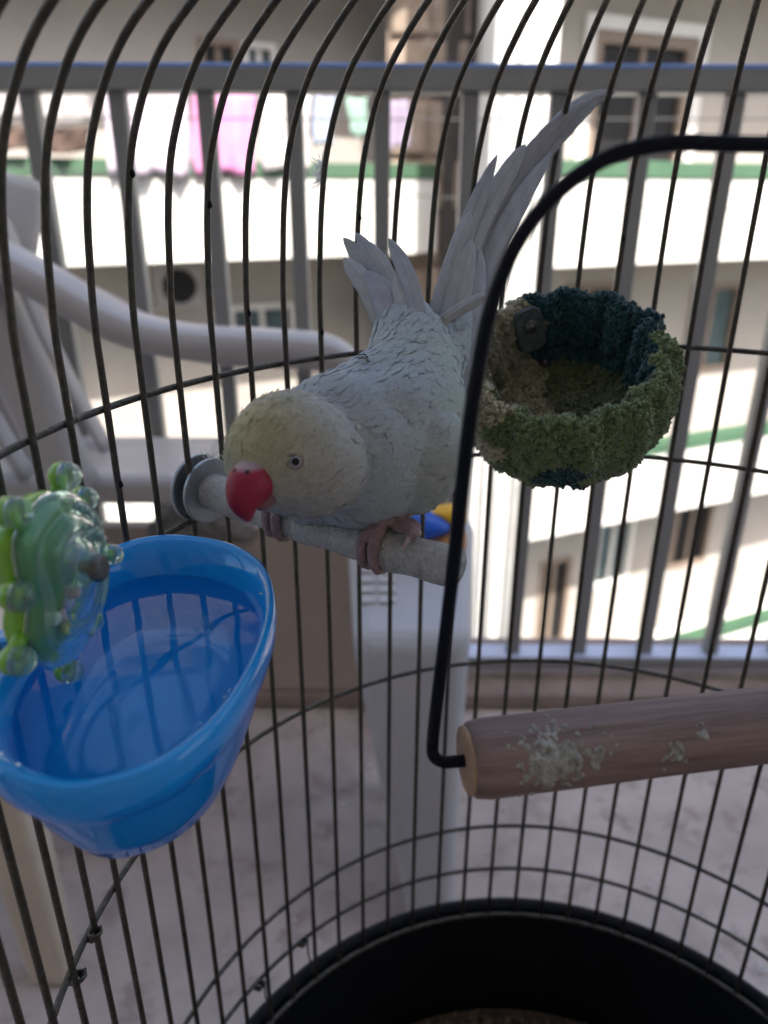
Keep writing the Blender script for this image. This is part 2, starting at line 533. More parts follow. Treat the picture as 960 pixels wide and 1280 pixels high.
YW = R(26)
Lw = [(1.72, 2.20, .95, 1.56, 'frame', 'glass'), (2.24, 2.66, .95, 1.56, 'framew', 'glassb'),
      (1.84, 2.76, -1.88, -1.42, 'framew', 'glassb'), (-3.2, -2.2, .3, 1.7, 'frame', 'glass'), (-2.9, -1.6, -5.2, -3.9, 'frame', 'glass')]
left_b, TL = wing('apartment_building', 'white apartment building with laundry hung along its green capped balconies', (-3.1, 8.0), YW, -7.5, 4.15, Lw, M['wallb'])
Rw = [(.98, 2.45, -.45, 1.60, 'frame', 'glass', .12), (.9, 1.7, -2.35, -1.1, 'frame', 'glass'), (.95, 1.5, -6.45, -4.95, 'frame', 'glass'), (1.9, 2.6, -5.6, -4.4, 'framew', 'glassb'),
      (3.0, 3.9, -2.4, -1.2, 'frame', 'glassb'), (3.4, 4.2, -5.6, -4.4, 'frame', 'glass'), (4.2, 5.0, -.3, 1.4, 'framew', 'glassb')]
right_b, TR = wing('apartment_building', 'pale apartment building with a brown framed balcony door behind the parrot tail', (1.95, 8.05), R(24), -.35, 9.0, Rw, M['wallb'])
# white surround of the balcony door on the right wing
for a, b, c, d in ((.83, .97, -.6, 1.74), (2.46, 2.60, -.6, 1.74), (.97, 2.46, 1.605, 1.74)):
    MB().box((a, 1.29, c), (b, 1.347, d), TR).build('door_surround', M['framew'], right_b)
# stair tower between the two wings
tw = empty('stair_tower', (1.5, 8.6, -8.9), 'white rendered stair tower with brown stone flank and downpipes between the wings', 'tower')
MB().box((1.02, 8.15, -8.9), (1.62, 9.6, 7.0)).build('shaft', M['white'], tw, bevel=.02)
MB().box((.02, 10.1, -8.9), (1.018, 10.4, 7.0)).build('recess_wall', M['stone'], tw)
for k in range(11):
    for j in range(2):
        z = EYE - 4.6 + k * .62
        a = .06 + j * .47
        MB().box((a, 10.02 + .03 * ((k + j) % 2), z), (a + .44, 10.098, z + .56)).build('stone', M['stone'], tw, bevel=.04)
for x in (1.16, 1.30, 1.52):
    MB().tube([(x, 8.10, -8.9), (x, 8.10, 7)], .035, 8).build('downpipe', M['framew'], tw, smooth=True)

# air conditioner under the slab of the left wing
ac = empty('air_conditioner', TL @ Vector((1.17, 1.1, -1.36)), 'dark air conditioner unit in the shade under the left balcony slab', 'air conditioner')
MB().box((.90, .95, -1.36), (1.45, 1.33, -.84), TL).build('casing', M['greyc'], ac, bevel=.02)
MB().tube([TL @ Vector((1.17, .945, -1.1)), TL @ Vector((1.17, .93, -1.1))], .2, 20).build('fan_grille', M['glass'], ac)


# laundry on the left wing
def sheet(name, m, label, s0, s1, z0, z1, t=-.06, wob=.05, seed=0, cat='laundry'):
    rr = random.Random(seed); ph = rr.random() * 6
    nx, nz = 18, 10; V = []; F = []
    for side in (0, 1):
        for i in range(nz + 1):
            for j in range(nx + 1):
                a = j / nx; b = i / nz
                s = s0 + (s1 - s0) * a + .02 * math.sin(5 * b + ph)
                z = z1 + (z0 - z1) * b - .025 * math.sin(a * math.pi) * (1 - b) - .02 * math.sin(a * 9 + ph) * b
                tt = t + wob * b * math.sin(a * 14 + ph) + wob * .4 * math.sin(a * 31 + 3 * b) + side * .012
                V.append(TL @ Vector((s, tt, z)))
    n = (nx + 1) * (nz + 1)
    for i in range(nz):
        for j in range(nx):
            q = (i * (nx + 1) + j, i * (nx + 1) + j + 1, (i + 1) * (nx + 1) + j + 1, (i + 1) * (nx + 1) + j)
            F.append(q); F.append(tuple(n + k for k in q[::-1]))
    rim = [j for j in range(nx + 1)] + [(i * (nx + 1) + nx) for i in range(1, nz + 1)] + [nz * (nx + 1) + j for j in range(nx - 1, -1, -1)] + [i * (nx + 1) for i in range(nz - 1, 0, -1)]
    for a, b in zip(rim, rim[1:] + rim[:1]): F.append((b, a, n + a, n + b))
    o = link(name, mesh(name, V, F), m)
    tag(o, label, cat, 'laundry on the opposite balcony')
    return o


line = MB().tube([TL @ Vector((s, -.11, .93 - .05 * math.sin((s + 3) / 7.2 * math.pi))) for s in np.linspace(-3, 4.2, 24)], .006, 6).build('clothes_line', M['cable'])
tag(line, 'thin clothes line strung along the opposite balcony', 'clothes line')
sheet('blanket', M['pink'], 'bright pink blanket hanging on the opposite clothes line', 1.25, 1.90, .12, .90, -.11, .05, 1)
sheet('bed_sheet', M['lilac'], 'wide pale lilac bed sheet hanging beside the pink blanket', 0.40, 1.21, .10, .92, -.11, .06, 2)
sheet('towel', M['towel'], 'white towel hanging on the other side of the pink blanket', 1.97, 2.50, .16, .90, -.11, .05, 3)
sheet('shirt', M['skyshirt'], 'small pale blue shirt drying on the opposite line', 2.55, 2.78, .42, .90, -.11, .03, 4)
sheet('shirt', M['mint'], 'small mint green shirt drying on the opposite line', 2.95, 3.18, .52, .90, -.11, .03, 5)
sheet('shirt', M['mauve'], 'mauve shirt drying on the opposite line near the stone wall', 3.28, 3.70, .40, .90, -.11, .03, 6)
sheet('rug', M['brownc'], 'dark brown rug with a wavy edge slung over the opposite parapet', -.62, .26, .30, .52, -.10, .05, 7, 'rug')
sheet('bed_sheet', M['greyc'], 'grey sheet hanging above the dark brown rug', -.7, .34, .56, .92, -.11, .05, 8)
for k, (x0, y0, z0, x1, y1, z1, sag) in enumerate([(-6, 5.2, EYE + .42, 8, 5.6, EYE + .50, .06), (-4, 6.2, EYE + .22, 9, 7.0, EYE - .12, .2)]):
    P = [Vector((x0 + (x1 - x0) * a, y0 + (y1 - y0) * a, z0 + (z1 - z0) * a - sag * math.sin(a * math.pi))) for a in np.linspace(0, 1, 30)]
    o = MB().tube(P, .006, 6).build('overhead_cable', M['cable'])
    tag(o, ['taut dark cable crossing the street at railing height', 'sagging cable crossing the street below the taut one'][k], 'cable')

# ------------------------------------------------------------------ chair, board, bin behind the cage
ch = empty('plastic_chair', (-.42, .92, .003), 'white moulded plastic armchair pushed sideways against the railing', 'chair')


def strip(name, path, wids, thick, m, parent, side=Vector((0, 1, 0)), bev=.006):
    """a moulded plastic strip following path; wids = half widths along 'side'"""
    P = catmull(path, 6); N = len(P)
    W = np.interp(np.linspace(0, 1, N), np.linspace(0, 1, len(wids)), wids)
    rings = []
    for i, p in enumerate(P):
        tn = (P[min(i + 1, N - 1)] - P[max(i - 1, 0)]).normalized()
        n = tn.cross(side).normalized()
        w = W[i]; h = thick / 2
        ring = []
        for a in range(12):
            an = 2 * math.pi * a / 12
            ca, sa = math.cos(an), math.sin(an)
            ring.append(p + side * (w * math.copysign(abs(ca) ** .45, ca)) + n * (h * math.copysign(abs(sa) ** .6, sa)))
        rings.append(ring)
    return MB().loft(rings).build(name, m, parent, smooth=True)


# arms: sweep from the back rail down and forward to the front
for yy, dd in ((.80, 0), (1.03, 1)):
    pts = [at(-80, 262, .80), at(10, 312, .80), at(70, 352, .79), at(150, 406, .785), at(230, 430, .78), at(330, 438, .775), at(405, 446, .775), at(436, 470, .775)]
    pts = [Vector((p.x * (1 + .1 * dd), yy, p.z - .055 * dd)) for p in pts]
    strip('arm', pts, [.026, .03, .03, .028, .027, .027, .022], .034, M['chairw'], ch)
# backrest side frames and uprights
for (xa, xb, ya) in ((at(-30, 300, .80).x, at(100, 600, .90).x, .805), (at(-150, 300, .80).x, at(-20, 600, .90).x, .95)):
    strip('back_upright', [(xa, ya, at(0, 290, .8).z), (xa * .7 + xb * .3, ya, .70), (xb, ya + .02, .47)], [.03, .028, .03], .05, M['chairw'], ch)
strip('back_top_rail', [(at(-30, 262, .8).x - .02, .79, at(0, 285, .8).z), (at(-30, 262, .8).x - .05, .92, at(0, 268, .8).z), (at(-30, 262, .8).x - .02, 1.04, at(0, 285, .8).z)], [.05, .055, .05], .03, M['chairw'], ch, side=Vector((.3, 0, .95)))
for k in range(3):
    x = at(-70, 420, .82).x + k * .03
    strip('back_slat', [(x - .05, .87 + .055 * k, .80), (x - .02, .87 + .055 * k, .64), (x + .04, .87 + .055 * k, .47)], [.016] * 3, .012, M['chairw'], ch)
# seat
seat = MB()
zs = at(100, 592, .93).z
rings = []
for a, zz in ((0, zs - .035), (0, zs - .006), (.012, zs), (.05, zs - .004)):
    x0, x1, y0, y1 = -.70, at(255, 600, .92).x, .855, 1.035
    c = [(x0 + a, y0 + a), (x1 - a * 1.5, y0 + a), (x1 - a * 1.5, y1 - a), (x0 + a, y1 - a)]
    rings.append([Vector((p[0], p[1], zz)) for p in c])
seat.loft(rings).build('seat', M['chairw'], ch, bevel=.008, seg=3)
for (x, y, xt, top) in ((-.63, .865, -.60, zs), (-.63, 1.02, -.60, zs), (.06, 1.0, -.02, at(0, 452, .775).z - .06), (.025, .83, -.026, at(0, 468, .775).z)):
    rings = []
    for f in np.linspace(0, 1, 8):
        z = .003 + (top - .003) * f
        w = .018 + .014 * f; cx_ = x + (xt - x) * f
        rings.append([Vector((cx_ + dx * w, y + dy * w * .8, z)) for dx, dy in ((-1, -1), (1, -1), (1, 1), (-1, 1))])
    MB().loft(rings).build('leg', M['chairw'], ch, bevel=.006)

bd = MB().box((-.70, 1.026, .0335), (.085, 1.052, at(370, 655, 1.14).z)).build('board', M['cream'], bevel=.004)
tag(bd, 'cream coloured board standing on the kerb against the railing', 'board')
g = M['cloth']
# grey bundle on the board
Pn = [tuple(at(x, y, 1.12)) for x, y in ((200, 664), (225, 650), (255, 644), (285, 652), (305, 662))]
rad = [.02, .028, .032, .028, .018]
V, F = nets(lambda X: balls(X, Pn, rad, .02) + .004 * np.sin(X[..., 0] * 180) * np.sin(X[..., 2] * 210 + 1) * np.sin(X[..., 1] * 190), np.min(Pn, 0) - .05, np.max(Pn, 0) + .05, .006)
o = link('cloth_bundle', mesh('cloth_bundle', V, F), g); tag(o, 'crumpled grey knitted cloth lying on top of the cream board', 'cloth')

# white bin with a sloped slotted lid
bn = empty('plastic_bin', (.05, .68, .003), 'white plastic bin, narrow at the foot, with a sloping slotted lid', 'bin')
foot = [at(513, 1170, .863), at(566, 1170, .863)]
z0 = .003
lo = [Vector((foot[0].x, .605, z0)), Vector((foot[1].x, .605, z0)), Vector((foot[1].x + .02, .76, z0)), Vector((foot[0].x, .76, z0))]
ym = .655
mL, mR = at(443, 800, .77), at(592, 800, .77)
zm = mL.z
mid1 = [Vector((mL.x * .55 + foot[0].x * .45, .628, (zm) * .5)), Vector((foot[1].x * .75 + mR.x * .25, .628, zm * .5)), Vector((foot[1].x * .6 + mR.x * .4 + .01, .80, zm * .5)), Vector((mL.x * .55 + foot[0].x * .45, .80, zm * .5))]
mid2 = [Vector((mL.x, ym, zm - .03)), Vector((mR.x - .004, ym, zm - .03)), Vector((mR.x + .02, .86, zm - .03)), Vector((mL.x - .01, .86, zm - .03))]
mid3 = [Vector((mL.x - .002, ym + .006, zm)), Vector((mR.x, ym + .006, zm)), Vector((mR.x + .022, .865, zm + .055)), Vector((mL.x - .02, .865, zm + .055))]
MB().loft([lo, mid1, mid2, mid3]).build('body', M['binw'], bn, bevel=.018, seg=4)
A, B_, C_, D_ = mid3
nl = (B_ - A).cross(D_ - A).normalized()
for r_ in range(7):
    for c_ in range(2):
        f = .22 + r_ * .075; e0 = .06 + c_ * .17
        P = lambda e, ff: (A * (1 - e) + B_ * e) * (1 - ff) + (D_ * (1 - e) + C_ * e) * ff
        q = [P(e0, f), P(e0 + .14, f), P(e0 + .14, f + .045), P(e0, f + .045)]
        MB().loft([[p + nl * .0002 for p in q], [p + nl * .004 for p in q]]).build('lit_slot_rib', M['towel'], bn, bevel=.0012)  # white ribs stand in for daylight showing through the lid's slots
# packet on the lid
pk = empty('snack_packet', at(545, 668, .86), 'blue and yellow packet standing behind the perch on the white bin', 'packet')


def pillow(name, pts, th, m, parent):
    c = sum((Vector(p) for p in pts), Vector()) / len(pts)
    n = Vector((0, -1, .25)).normalized()
    P = catmull(pts, 5, True)
    rings = []
    for sc, off in ((.0, -1), (.5, -.9), (.85, -.55), (1, 0), (.85, .55), (.5, .9), (.0, 1)):
        rings.append([c + (p - c) * max(sc, .02) + n * (off * th) for p in P])
    return MB().loft(rings).build(name, m, parent, smooth=True)


pillow('blue_half', [at(462, 668, .86), at(500, 640, .86), at(520, 630, .86), at(556, 645, .86), at(566, 662, .86), at(530, 676, .86), at(490, 680, .86)], .02, M['packblue'], pk)
pillow('yellow_top', [at(530, 637, .865), at(556, 630, .865), at(578, 634, .865), at(580, 655, .865), at(560, 656, .865), at(545, 645, .865)], .016, M['packyel'], pk)
pillow('tan_foot', [at(528, 678, .868), at(560, 664, .868), at(580, 662, .868), at(580, 690, .868), at(535, 690, .868)], .014, M['packtan'], pk)

# cream stool, only a leg shows
st = empty('plastic_stool', (-.44, .62, .003), 'cream plastic stool with a tapered leg standing beside the chair', 'stool')
for (x, y) in ((-.36, .56), (-.54, .56), (-.54, .74), (-.36, .74)):
    dx, dy = (-.45 - x) * .25, (.65 - y) * .25
    rings = [[Vector((x + dx * f + a * (.022 + .006 * f), y + dy * f + b * (.016 + .008 * f), .003 + .375 * f)) for a, b in ((-1, -1), (1, -1), (1, 1), (-1, 1))] for f in (0, .05, .5, 1)]
    MB().loft(rings).build('leg', M['creamleg'], st, bevel=.006)
MB().box((-.56, .545, .376), (-.34, .755, .41)).build('top', M['creamleg'], st, bevel=.012)

# low table that carries the cage
CX, CY = .0924, .1911
RC = .21
tb = empty('low_table', (CX, CY, .003), 'low round wooden table carrying the bird cage', 'table')
TZ = EYE - .655
MB().loft([[Vector((CX + .19 * math.cos(a), CY + .19 * math.sin(a), z)) for a in np.linspace(0, 2 * math.pi, 40, endpoint=False)] for z in (TZ - .025, TZ - .002)]).build('table_top', M['wood'], tb, bevel=.004)
for a in (.5, 2.1, 3.7, 5.3):
    x, y = CX + .14 * math.cos(a), CY + .14 * math.sin(a)
    MB().tube([(x, y, .003), (x, y, TZ - .024)], [.012, .016], 10).build('leg', M['wood'], tb, smooth=True)

# ================================================================== CAGE
PHI0, DPHI = 1.6322, 2 * math.pi / 67
cage = empty('bird_cage', (CX, CY, TZ), 'round domed bird cage of dark aged wire with a black tray', 'bird cage')
prof = [(1, -2.39), (1, -1.6), (1, -.9), (1, -.36), (1, -.22), (.992, -.12), (.982, -.04), (.964, .04), (.938, .10), (.905, .155), (.86, .205), (.80, .25), (.735, .29), (.64, .335), (.5, .385), (.35, .425), (.2, .455), (.06, .47)]
pp = catmull([(r * RC, 0, z * RC + EYE) for r, z in prof], 4)
bar_me = None
gap0, gap1 = R(216), R(272)
for i in range(67):
    a = (PHI0 - (i - 33) * DPHI) % (2 * math.pi)
    if gap0 < a < gap1: continue
    if bar_me is None:
        ob = MB().tube(pp, .00138, 7).build('bar', M['wire'], None, smooth=True); bar_me = ob.data
    else:
        ob = link('bar', bar_me)
    ob.parent = cage
    ob.matrix_parent_inverse = Matrix.Translation(-cage.location)
    ob.location = (CX, CY, 0); ob.rotation_euler = (0, 0, a)


def arc(r, z, n=110, a0=gap1 - .04, a1=gap0 + .04 + 2 * math.pi):
    return [(CX + r * math.cos(a), CY + r * math.sin(a), z) for a in np.linspace(a0, a1, n)]


for zf in (-.3617, -.6546, -1.3204, -1.9885, -2.1863):
    MB().tube(arc(RC + .0025, EYE + zf * RC), .00138, 7).build('ring_wire', M['ring'], cage, smooth=True)
for a in (gap0 + .045, gap1 - .045):
    MB().tube([(CX + (RC + .001) * math.cos(a), CY + (RC + .001) * math.sin(a), EYE + z * RC) for z in (-2.39, -.2)], .0016, 8).build('door_post', M['ring'], cage, smooth=True)
full = np.linspace(0, 2 * math.pi, 120, endpoint=False)
MB().tube([(CX + (RC - .001) * math.cos(a), CY + (RC - .001) * math.sin(a), EYE - 2.392 * RC) for a in full], .0015, 7, closed=True).build('base_wire', M['ring'], cage, smooth=True)
MB().tube([(CX + .016 * math.cos(a), CY + .016 * math.sin(a), EYE + .47 * RC) for a in full[::6]], .003, 8, closed=True).build('crown_ring', M['ring'], cage, smooth=True)
# tray
trp = [(.965, -3.11), (.985, -3.09), (1.0, -2.9), (1.012, -2.46), (1.02, -2.40), (1.035, -2.372), (1.052, -2.376), (1.056, -2.41), (1.03, -2.47), (1.02, -2.9), (1.0, -3.10), (.99, -3.118)]
rings = [[Vector((CX + RC * r * math.cos(a), CY + RC * r * math.sin(a), EYE + z * RC)) for a in np.linspace(0, 2 * math.pi, 96, endpoint=False)] for r, z in trp]
MB().loft(rings[::-1], True, True).build('tray', M['black'], cage, smooth=True, bevel=0)
# litter: a mounded bed of small chips
V = []; F = []; Cc = []
N = 9000
rr = RC * .95 * np.sqrt(rng.random(N)); aa = rng.random(N) * 2 * math.pi
mx, my = .03, .06
for r_, a in zip(rr, aa):
    x, y = r_ * math.cos(a), r_ * math.sin(a)
    h = -2.885 * RC + .003 * math.sin(x * 60) * math.sin(y * 55) + .007 * rng.random()
    c = np.array((CX + x, CY + y, EYE + h))
    d1 = rng.normal(size=3); d1 /= np.linalg.norm(d1); d2 = np.cross(d1, rng.normal(size=3)); d2 /= np.linalg.norm(d2); d3 = np.cross(d1, d2)
    L_ = .0022 + .0035 * rng.random()
    n = len(V)
    V += [c + d1 * L_, c - d1 * L_, c + d2 * L_ * .6, c - d2 * L_ * .6, c + d3 * L_ * .35]
    F += [(n, n + 2, n + 4), (n + 2, n + 1, n + 4), (n + 1, n + 3, n + 4), (n + 3, n, n + 4), (n, n + 3, n + 2), (n + 1, n + 2, n + 3)]
    t_ = rng.random(); k = np.array((.16, .115, .075)) * (.45 + .9 * t_) if rng.random() < .86 else np.array((.34, .29, .2))
    Cc += [k] * 5
me = mesh('litter', V, F, False); vcol(me, Cc)
o = link('litter', me, M['litter']); adopt(o, cage); o['kind'] = 'stuff'
MB().loft([[Vector((CX + RC * .985 * math.cos(a), CY + RC * .985 * math.sin(a), EYE + z * RC)) for a in full] for z in (-3.08, -2.893)]).build('litter_bed', M['bedding'], cage)
# wire ties at the lower rings
for (x, y) in ((325, 1232), (379, 1178), (97, 1222), (117, 1168)):
    a = math.atan2(0, 1)
    # on the ring: intersect direction with cylinder
    v = at(x, y, 1) - Vector((0, 0, EYE))
    A_ = v.x ** 2 + v.y ** 2; Bq = -2 * (v.x * CX + v.y * CY); Cq = CX ** 2 + CY ** 2 - RC ** 2
    tq = (-Bq + math.sqrt(Bq * Bq - 4 * A_ * Cq)) / (2 * A_)
    p = Vector((0, 0, EYE)) + v * tq
    P = []
    for k in range(22):
        an = k * 1.25
        P.append(p + Vector((math.cos(an) * .0026 + (k - 11) * .00012, math.sin(an) * .0026, (k - 11) * .0002)))
    if x > 200:
        P += [p + Vector((.003, -.001, -.008)), p + Vector((.004, 0, -.018)), p + Vector((.006, -.001, -.03))]
    MB().tube(P, .0006, 5).build('wire_tie', M['ring'], cage, smooth=True)

for (i_, z_) in ((-9, -.03), (-8, -.24), (-5, -.06), (-12, -.5), (2, -.11), (-6, -.3), (-10, -.62), (5, -1.1), (-11, .02), (0, -1.7), (-4, -1.05)):
    a = PHI0 - i_ * DPHI
    rz = float(np.interp(z_, [q[1] for q in prof], [q[0] for q in prof])) * RC - .0012
    p = Vector((CX + rz * math.cos(a), CY + rz * math.sin(a), EYE + z_ * RC))
    rg = [[p + Vector((math.cos(q) * .0011 * c, math.sin(q) * .0011 * c, h * .0016)) for q in np.linspace(0, 2 * math.pi, 7, endpoint=False)] for c, h in ((.3, -1), (1, -.4), (.8, .3), (.2, 1.1))]
    MB().loft(rg).build('dirt_speck', M['black'], cage, smooth=True)

# ================================================================== PERCH
w0 = at(258, 612, .336)
ctr = Vector((CX, CY, w0.z))
pd = (ctr - w0); pd.z = 0; pd.normalize()
side = Vector((-pd.y, pd.x, 0))
per = empty('perch', w0, 'grey sand coated perch bolted to the cage bars under the parrot', 'perch')
PR = .0078
rings = []
for s in np.linspace(0, 1, 60):
    L_ = .002 + .127 * s
    c = w0 + pd * L_ + Vector((0, 0, -.0015 * math.sin(s * 3.1)))
    r_ = PR * (1 + .05 * math.sin(s * 19) + .03 * math.sin(s * 41 + 1))
    if s > .97: r_ *= .95
    rings.append([c + (side * math.cos(a) + Vector((0, 0, 1)) * math.sin(a)) * r_ * (1 + .02 * math.sin(3 * a + 9 * s)) for a in np.linspace(0, 2 * math.pi, 28, endpoint=False)])
MB().loft(rings).build('rod', M['sand'], per, smooth=True, bevel=0)


def disc(c, ax, r0, th, m, name, parent, seg=32, smooth=False):
    return MB().tube([c - ax * th / 2, c + ax * th / 2], r0, seg).build(name, m, parent, smooth=False, bevel=min(th * .3, .0008))


disc(w0 + pd * .0022, pd, .0148, .0022, M['zinc'], 'washer', per)
disc(w0 - pd * .0052, pd, .0155, .0022, M['zinc'], 'washer', per)
disc(w0 - pd * .0085, pd, .006, .005, M['zinc'], 'wing_nut', per, 6)
disc(w0 - pd * .002, pd, .0022, .02, M['screw'], 'bolt', per, 10)


def perch_at(s):  # s metres from the wall
    return w0 + pd * s


# ================================================================== SWING
dl = at(585, 950, .222); dr = at(960, 924, .24)
dv = (dr - dl); dv.z = 0; dv.normalize()
DL = .205
sw = empty('wooden_swing', dl, 'black wire swing with a thick brown wooden dowel stained with droppings', 'swing')
DR = .0116
n3 = Vector((-dv.y, dv.x, 0))
rings = []
for L_, f in ((0, .86), (.0012, .95), (.005, 1), (.03, 1.005), (.06, .995), (.1, 1.004), (.15, 1), (DL - .005, 1), (DL, .88)):
    rings.append([dl + dv * L_ + (n3 * math.cos(a) + Vector((0, 0, 1)) * math.sin(a)) * DR * f for a in np.linspace(0, 2 * math.pi, 40, endpoint=False)])
dow = MB().loft(rings, False, False).build('dowel', M['dowel'], sw, smooth=True)
# texture runs along the dowel: rotate the mesh data so local X is its axis
ang = math.atan2(dv.y, dv.x)
Mx = Matrix.Translation(dl) @ Matrix.Rotation(ang, 4, 'Z')
dow.data.transform(Mx.inverted()); dow.matrix_parent_inverse = Matrix.Translation(-sw.location) ; dow.location = dl; dow.rotation_euler = (0, 0, ang)
for c_, sgn in ((dl - dv * .0001, -1), (dl + dv * DL, 1)):
    disc(c_ + dv * sgn * .0004, dv, DR * .86, .0012, M['dowelend'], 'dowel_end', sw, 36)
swp = [dl + dv * .006, dl - dv * .0035, at(553, 952, .2205), at(542, 944, .2205), at(541, 925, .221)]
top = []
for x, y in ((546, 880), (556, 800), (570, 680), (583, 560), (596, 470), (612, 390), (640, 315), (676, 262), (720, 221), (765, 195), (815, 182), (870, 178), (930, 180)):
    # keep the arch in the vertical plane of the dowel
    v = at(x, y, 1) - Vector((0, 0, EYE))
    base = dl; 
    tt = (base.x * n3.x + base.y * n3.y) / (v.x * n3.x + v.y * n3.y)
    top.append(Vector((0, 0, EYE)) + v * tt)
cm = dl + dv * (DL / 2)
allp = swp + top
half = [p for p in allp]
# mirror about the swing's middle for the other side
mid_s = DL / 2
mir = []
for p in reversed(allp):
    s = (p - dl).dot(dv)
    mir.append(p + dv * (2 * (mid_s - s)))
path = [p for p in allp if (p - dl).dot(dv) < mid_s] + [p for p in mir if (p - dl).dot(dv) > mid_s]
MB().tube(catmull(path, 6), .00185, 10).build('wire_arch', M['blackwire'], sw, smooth=True)
ap = max(path, key=lambda p: p.z)
hk = Vector((cm.x, cm.y, ap.z))
MB().tube(catmull([hk + Vector((0, 0, -.002)), hk + Vector((.004, 0, .01)), hk + Vector((0, 0, .03)), Vector((CX + .01, CY, EYE + .46 * RC)), Vector((CX, CY - .016, EYE + .475 * RC))], 6), .0013, 8).build('hook', M['zinc'], sw, smooth=True)
# droppings: crusty patch on the dowel
V, F = [], []


def crust(c_along, c_ang, n, sx, sa, hmax, name):
    P = []; rads = []
    for k in range(n):
        a = c_ang + random.gauss(0, sa); L_ = c_along + random.gauss(0, sx)
        P.append(tuple(dl + dv * L_ + (n3 * math.cos(a) + Vector((0, 0, 1)) * math.sin(a)) * (DR - .0004)))
        rads.append(random.uniform(.0006, hmax))
    P = np.array(P)
    f = lambda X: balls(X, P, rads, .0006) + .0004 * np.sin(X[..., 0] * 2600) * np.sin(X[..., 1] * 2300) * np.sin(X[..., 2] * 2500)
    V, F = nets(f, P.min(0) - .002, P.max(0) + .002, .0005)
    return link(name, mesh(name, V, F), M['dropping'])


AF = math.pi - .62    # towards the lens
o = crust(.0225, AF + .10, 230, .0050, .40, .00105, 'droppings'); adopt(o, sw)
o = crust(.0345, AF + .15, 40, .003, .3, .0009, 'droppings'); adopt(o, sw)
o = crust(.060, AF + .40, 22, .0018, .16, .0010, 'droppings'); adopt(o, sw)
o = crust(.068, AF - .05, 12, .0012, .16, .0008, 'droppings'); adopt(o, sw)

# ================================================================== BIRD BATH
BZ = EYE - .130
out_xy = [(-.0727, .1315), (-.056, .1375), (-.0455, .1500), (-.039, .168), (-.0355, .193), (-.036, .218), (-.0425, .241), (-.056, .2565), (-.0726, .2635), (-.088, .264), (-.101, .256), (-.1105, .236), (-.1135, .205), (-.1105, .172), (-.102, .150), (-.0905, .138)]
OC = Vector((-.0745, .199, 0))
outl = catmull([(x, y, 0) for x, y in out_xy], 7, True)
bath = empty('bird_bath', (OC.x, OC.y, BZ - .045), 'bright blue plastic bird bath filled with water on the cage wall', 'bird bath')
lay = [(.40, -.0425), (.60, -.042), (.72, -.038), (.81, -.028), (.875, -.016), (.915, -.0095), (.955, -.0092), (.985, -.0075), (1.0, -.0035), (.997, .0005), (.98, .0028), (.95, .0034), (.915, .0020), (.88, -.0010), (.858, -.0042), (.845, -.0075), (.80, -.016), (.72, -.0225), (.58, -.025), (.4, -.0255)]
rings = []
for sc, dz in lay:
    rings.append([Vector((OC.x + (p.x - OC.x) * sc, OC.y + (p.y - OC.y) * sc, BZ + dz + .004 * max(0, (p.y - .2) / .07) * (1 if dz > -.02 else 0))) for p in outl])
ob = MB().loft(rings, True, True).build('tub', M['blue'], bath, smooth=True)
wr = [Vector((OC.x + (p.x - OC.x) * .853, OC.y + (p.y - OC.y) * .853, BZ - .0058)) for p in outl]
ob = MB().loft([[p + (Vector((OC.x, OC.y, p.z)) - p) * f for p in wr] for f in (0, .3, .6, .9)], False, True).build('water', M['water'], bath, smooth=True)
for k in range(22):
    i = random.randrange(len(outl)); sc, dz = random.choice(((.86, -.004), (.90, .0024), (.955, .003), (.935, .0034), (.84, -.0085)))
    p = Vector((OC.x + (outl[i].x - OC.x) * sc, OC.y + (outl[i].y - OC.y) * sc, BZ + dz))
    if (p.y < .14) or p.x < -.1: continue
    r_ = random.uniform(.0005, .0013)
    rg = [[p + Vector((math.cos(a) * r_ * c, math.sin(a) * r_ * c, r_ * h)) for a in np.linspace(0, 2 * math.pi, 8, endpoint=False)] for c, h in ((1, -.1), (.85, .35), (.4, .55))]
    MB().loft(rg).build('droplet', M['water'], bath, smooth=True)
# hanging bracket to the bars
MB().box((-.1225, .197, BZ - .012), (-.1125, .212, BZ + .001)).build('bracket', M['blue'], bath, bevel=.002)

# ================================================================== GREEN TOY
TO = at(62, 715, .205)
tn = Vector((.9855, -.1696, 0)); tu = Vector((.1696, .9855, 0)); tz = Vector((0, 0, 1))
toy = empty('rattle_toy', TO - tn * .03, 'green and clear plastic rattle toy with rounded knobs fixed above the blue bath', 'toy')
TP = lambda u, v, w: TO + tu * (u / 100) + tz * (v / 100) + tn * (w / 100)
shield = [(0.2, 2.15), (1.25, 1.85), (1.95, .95), (1.75, -.2), (1.6, -1.3), (.95, -2.35), (-.1, -2.75), (-1.15, -2.3), (-1.55, -1.3), (-1.25, -.35), (-1.35, .75), (-1.1, 1.65)]
sh = [(p.x, p.y) for p in catmull([(u, v, 0) for u, v in shield], 6, True)]


def slayer(sc, w, dv_=0.0, lim=None):
    return [TP(u * sc, v * sc + dv_, w) for u, v in sh]


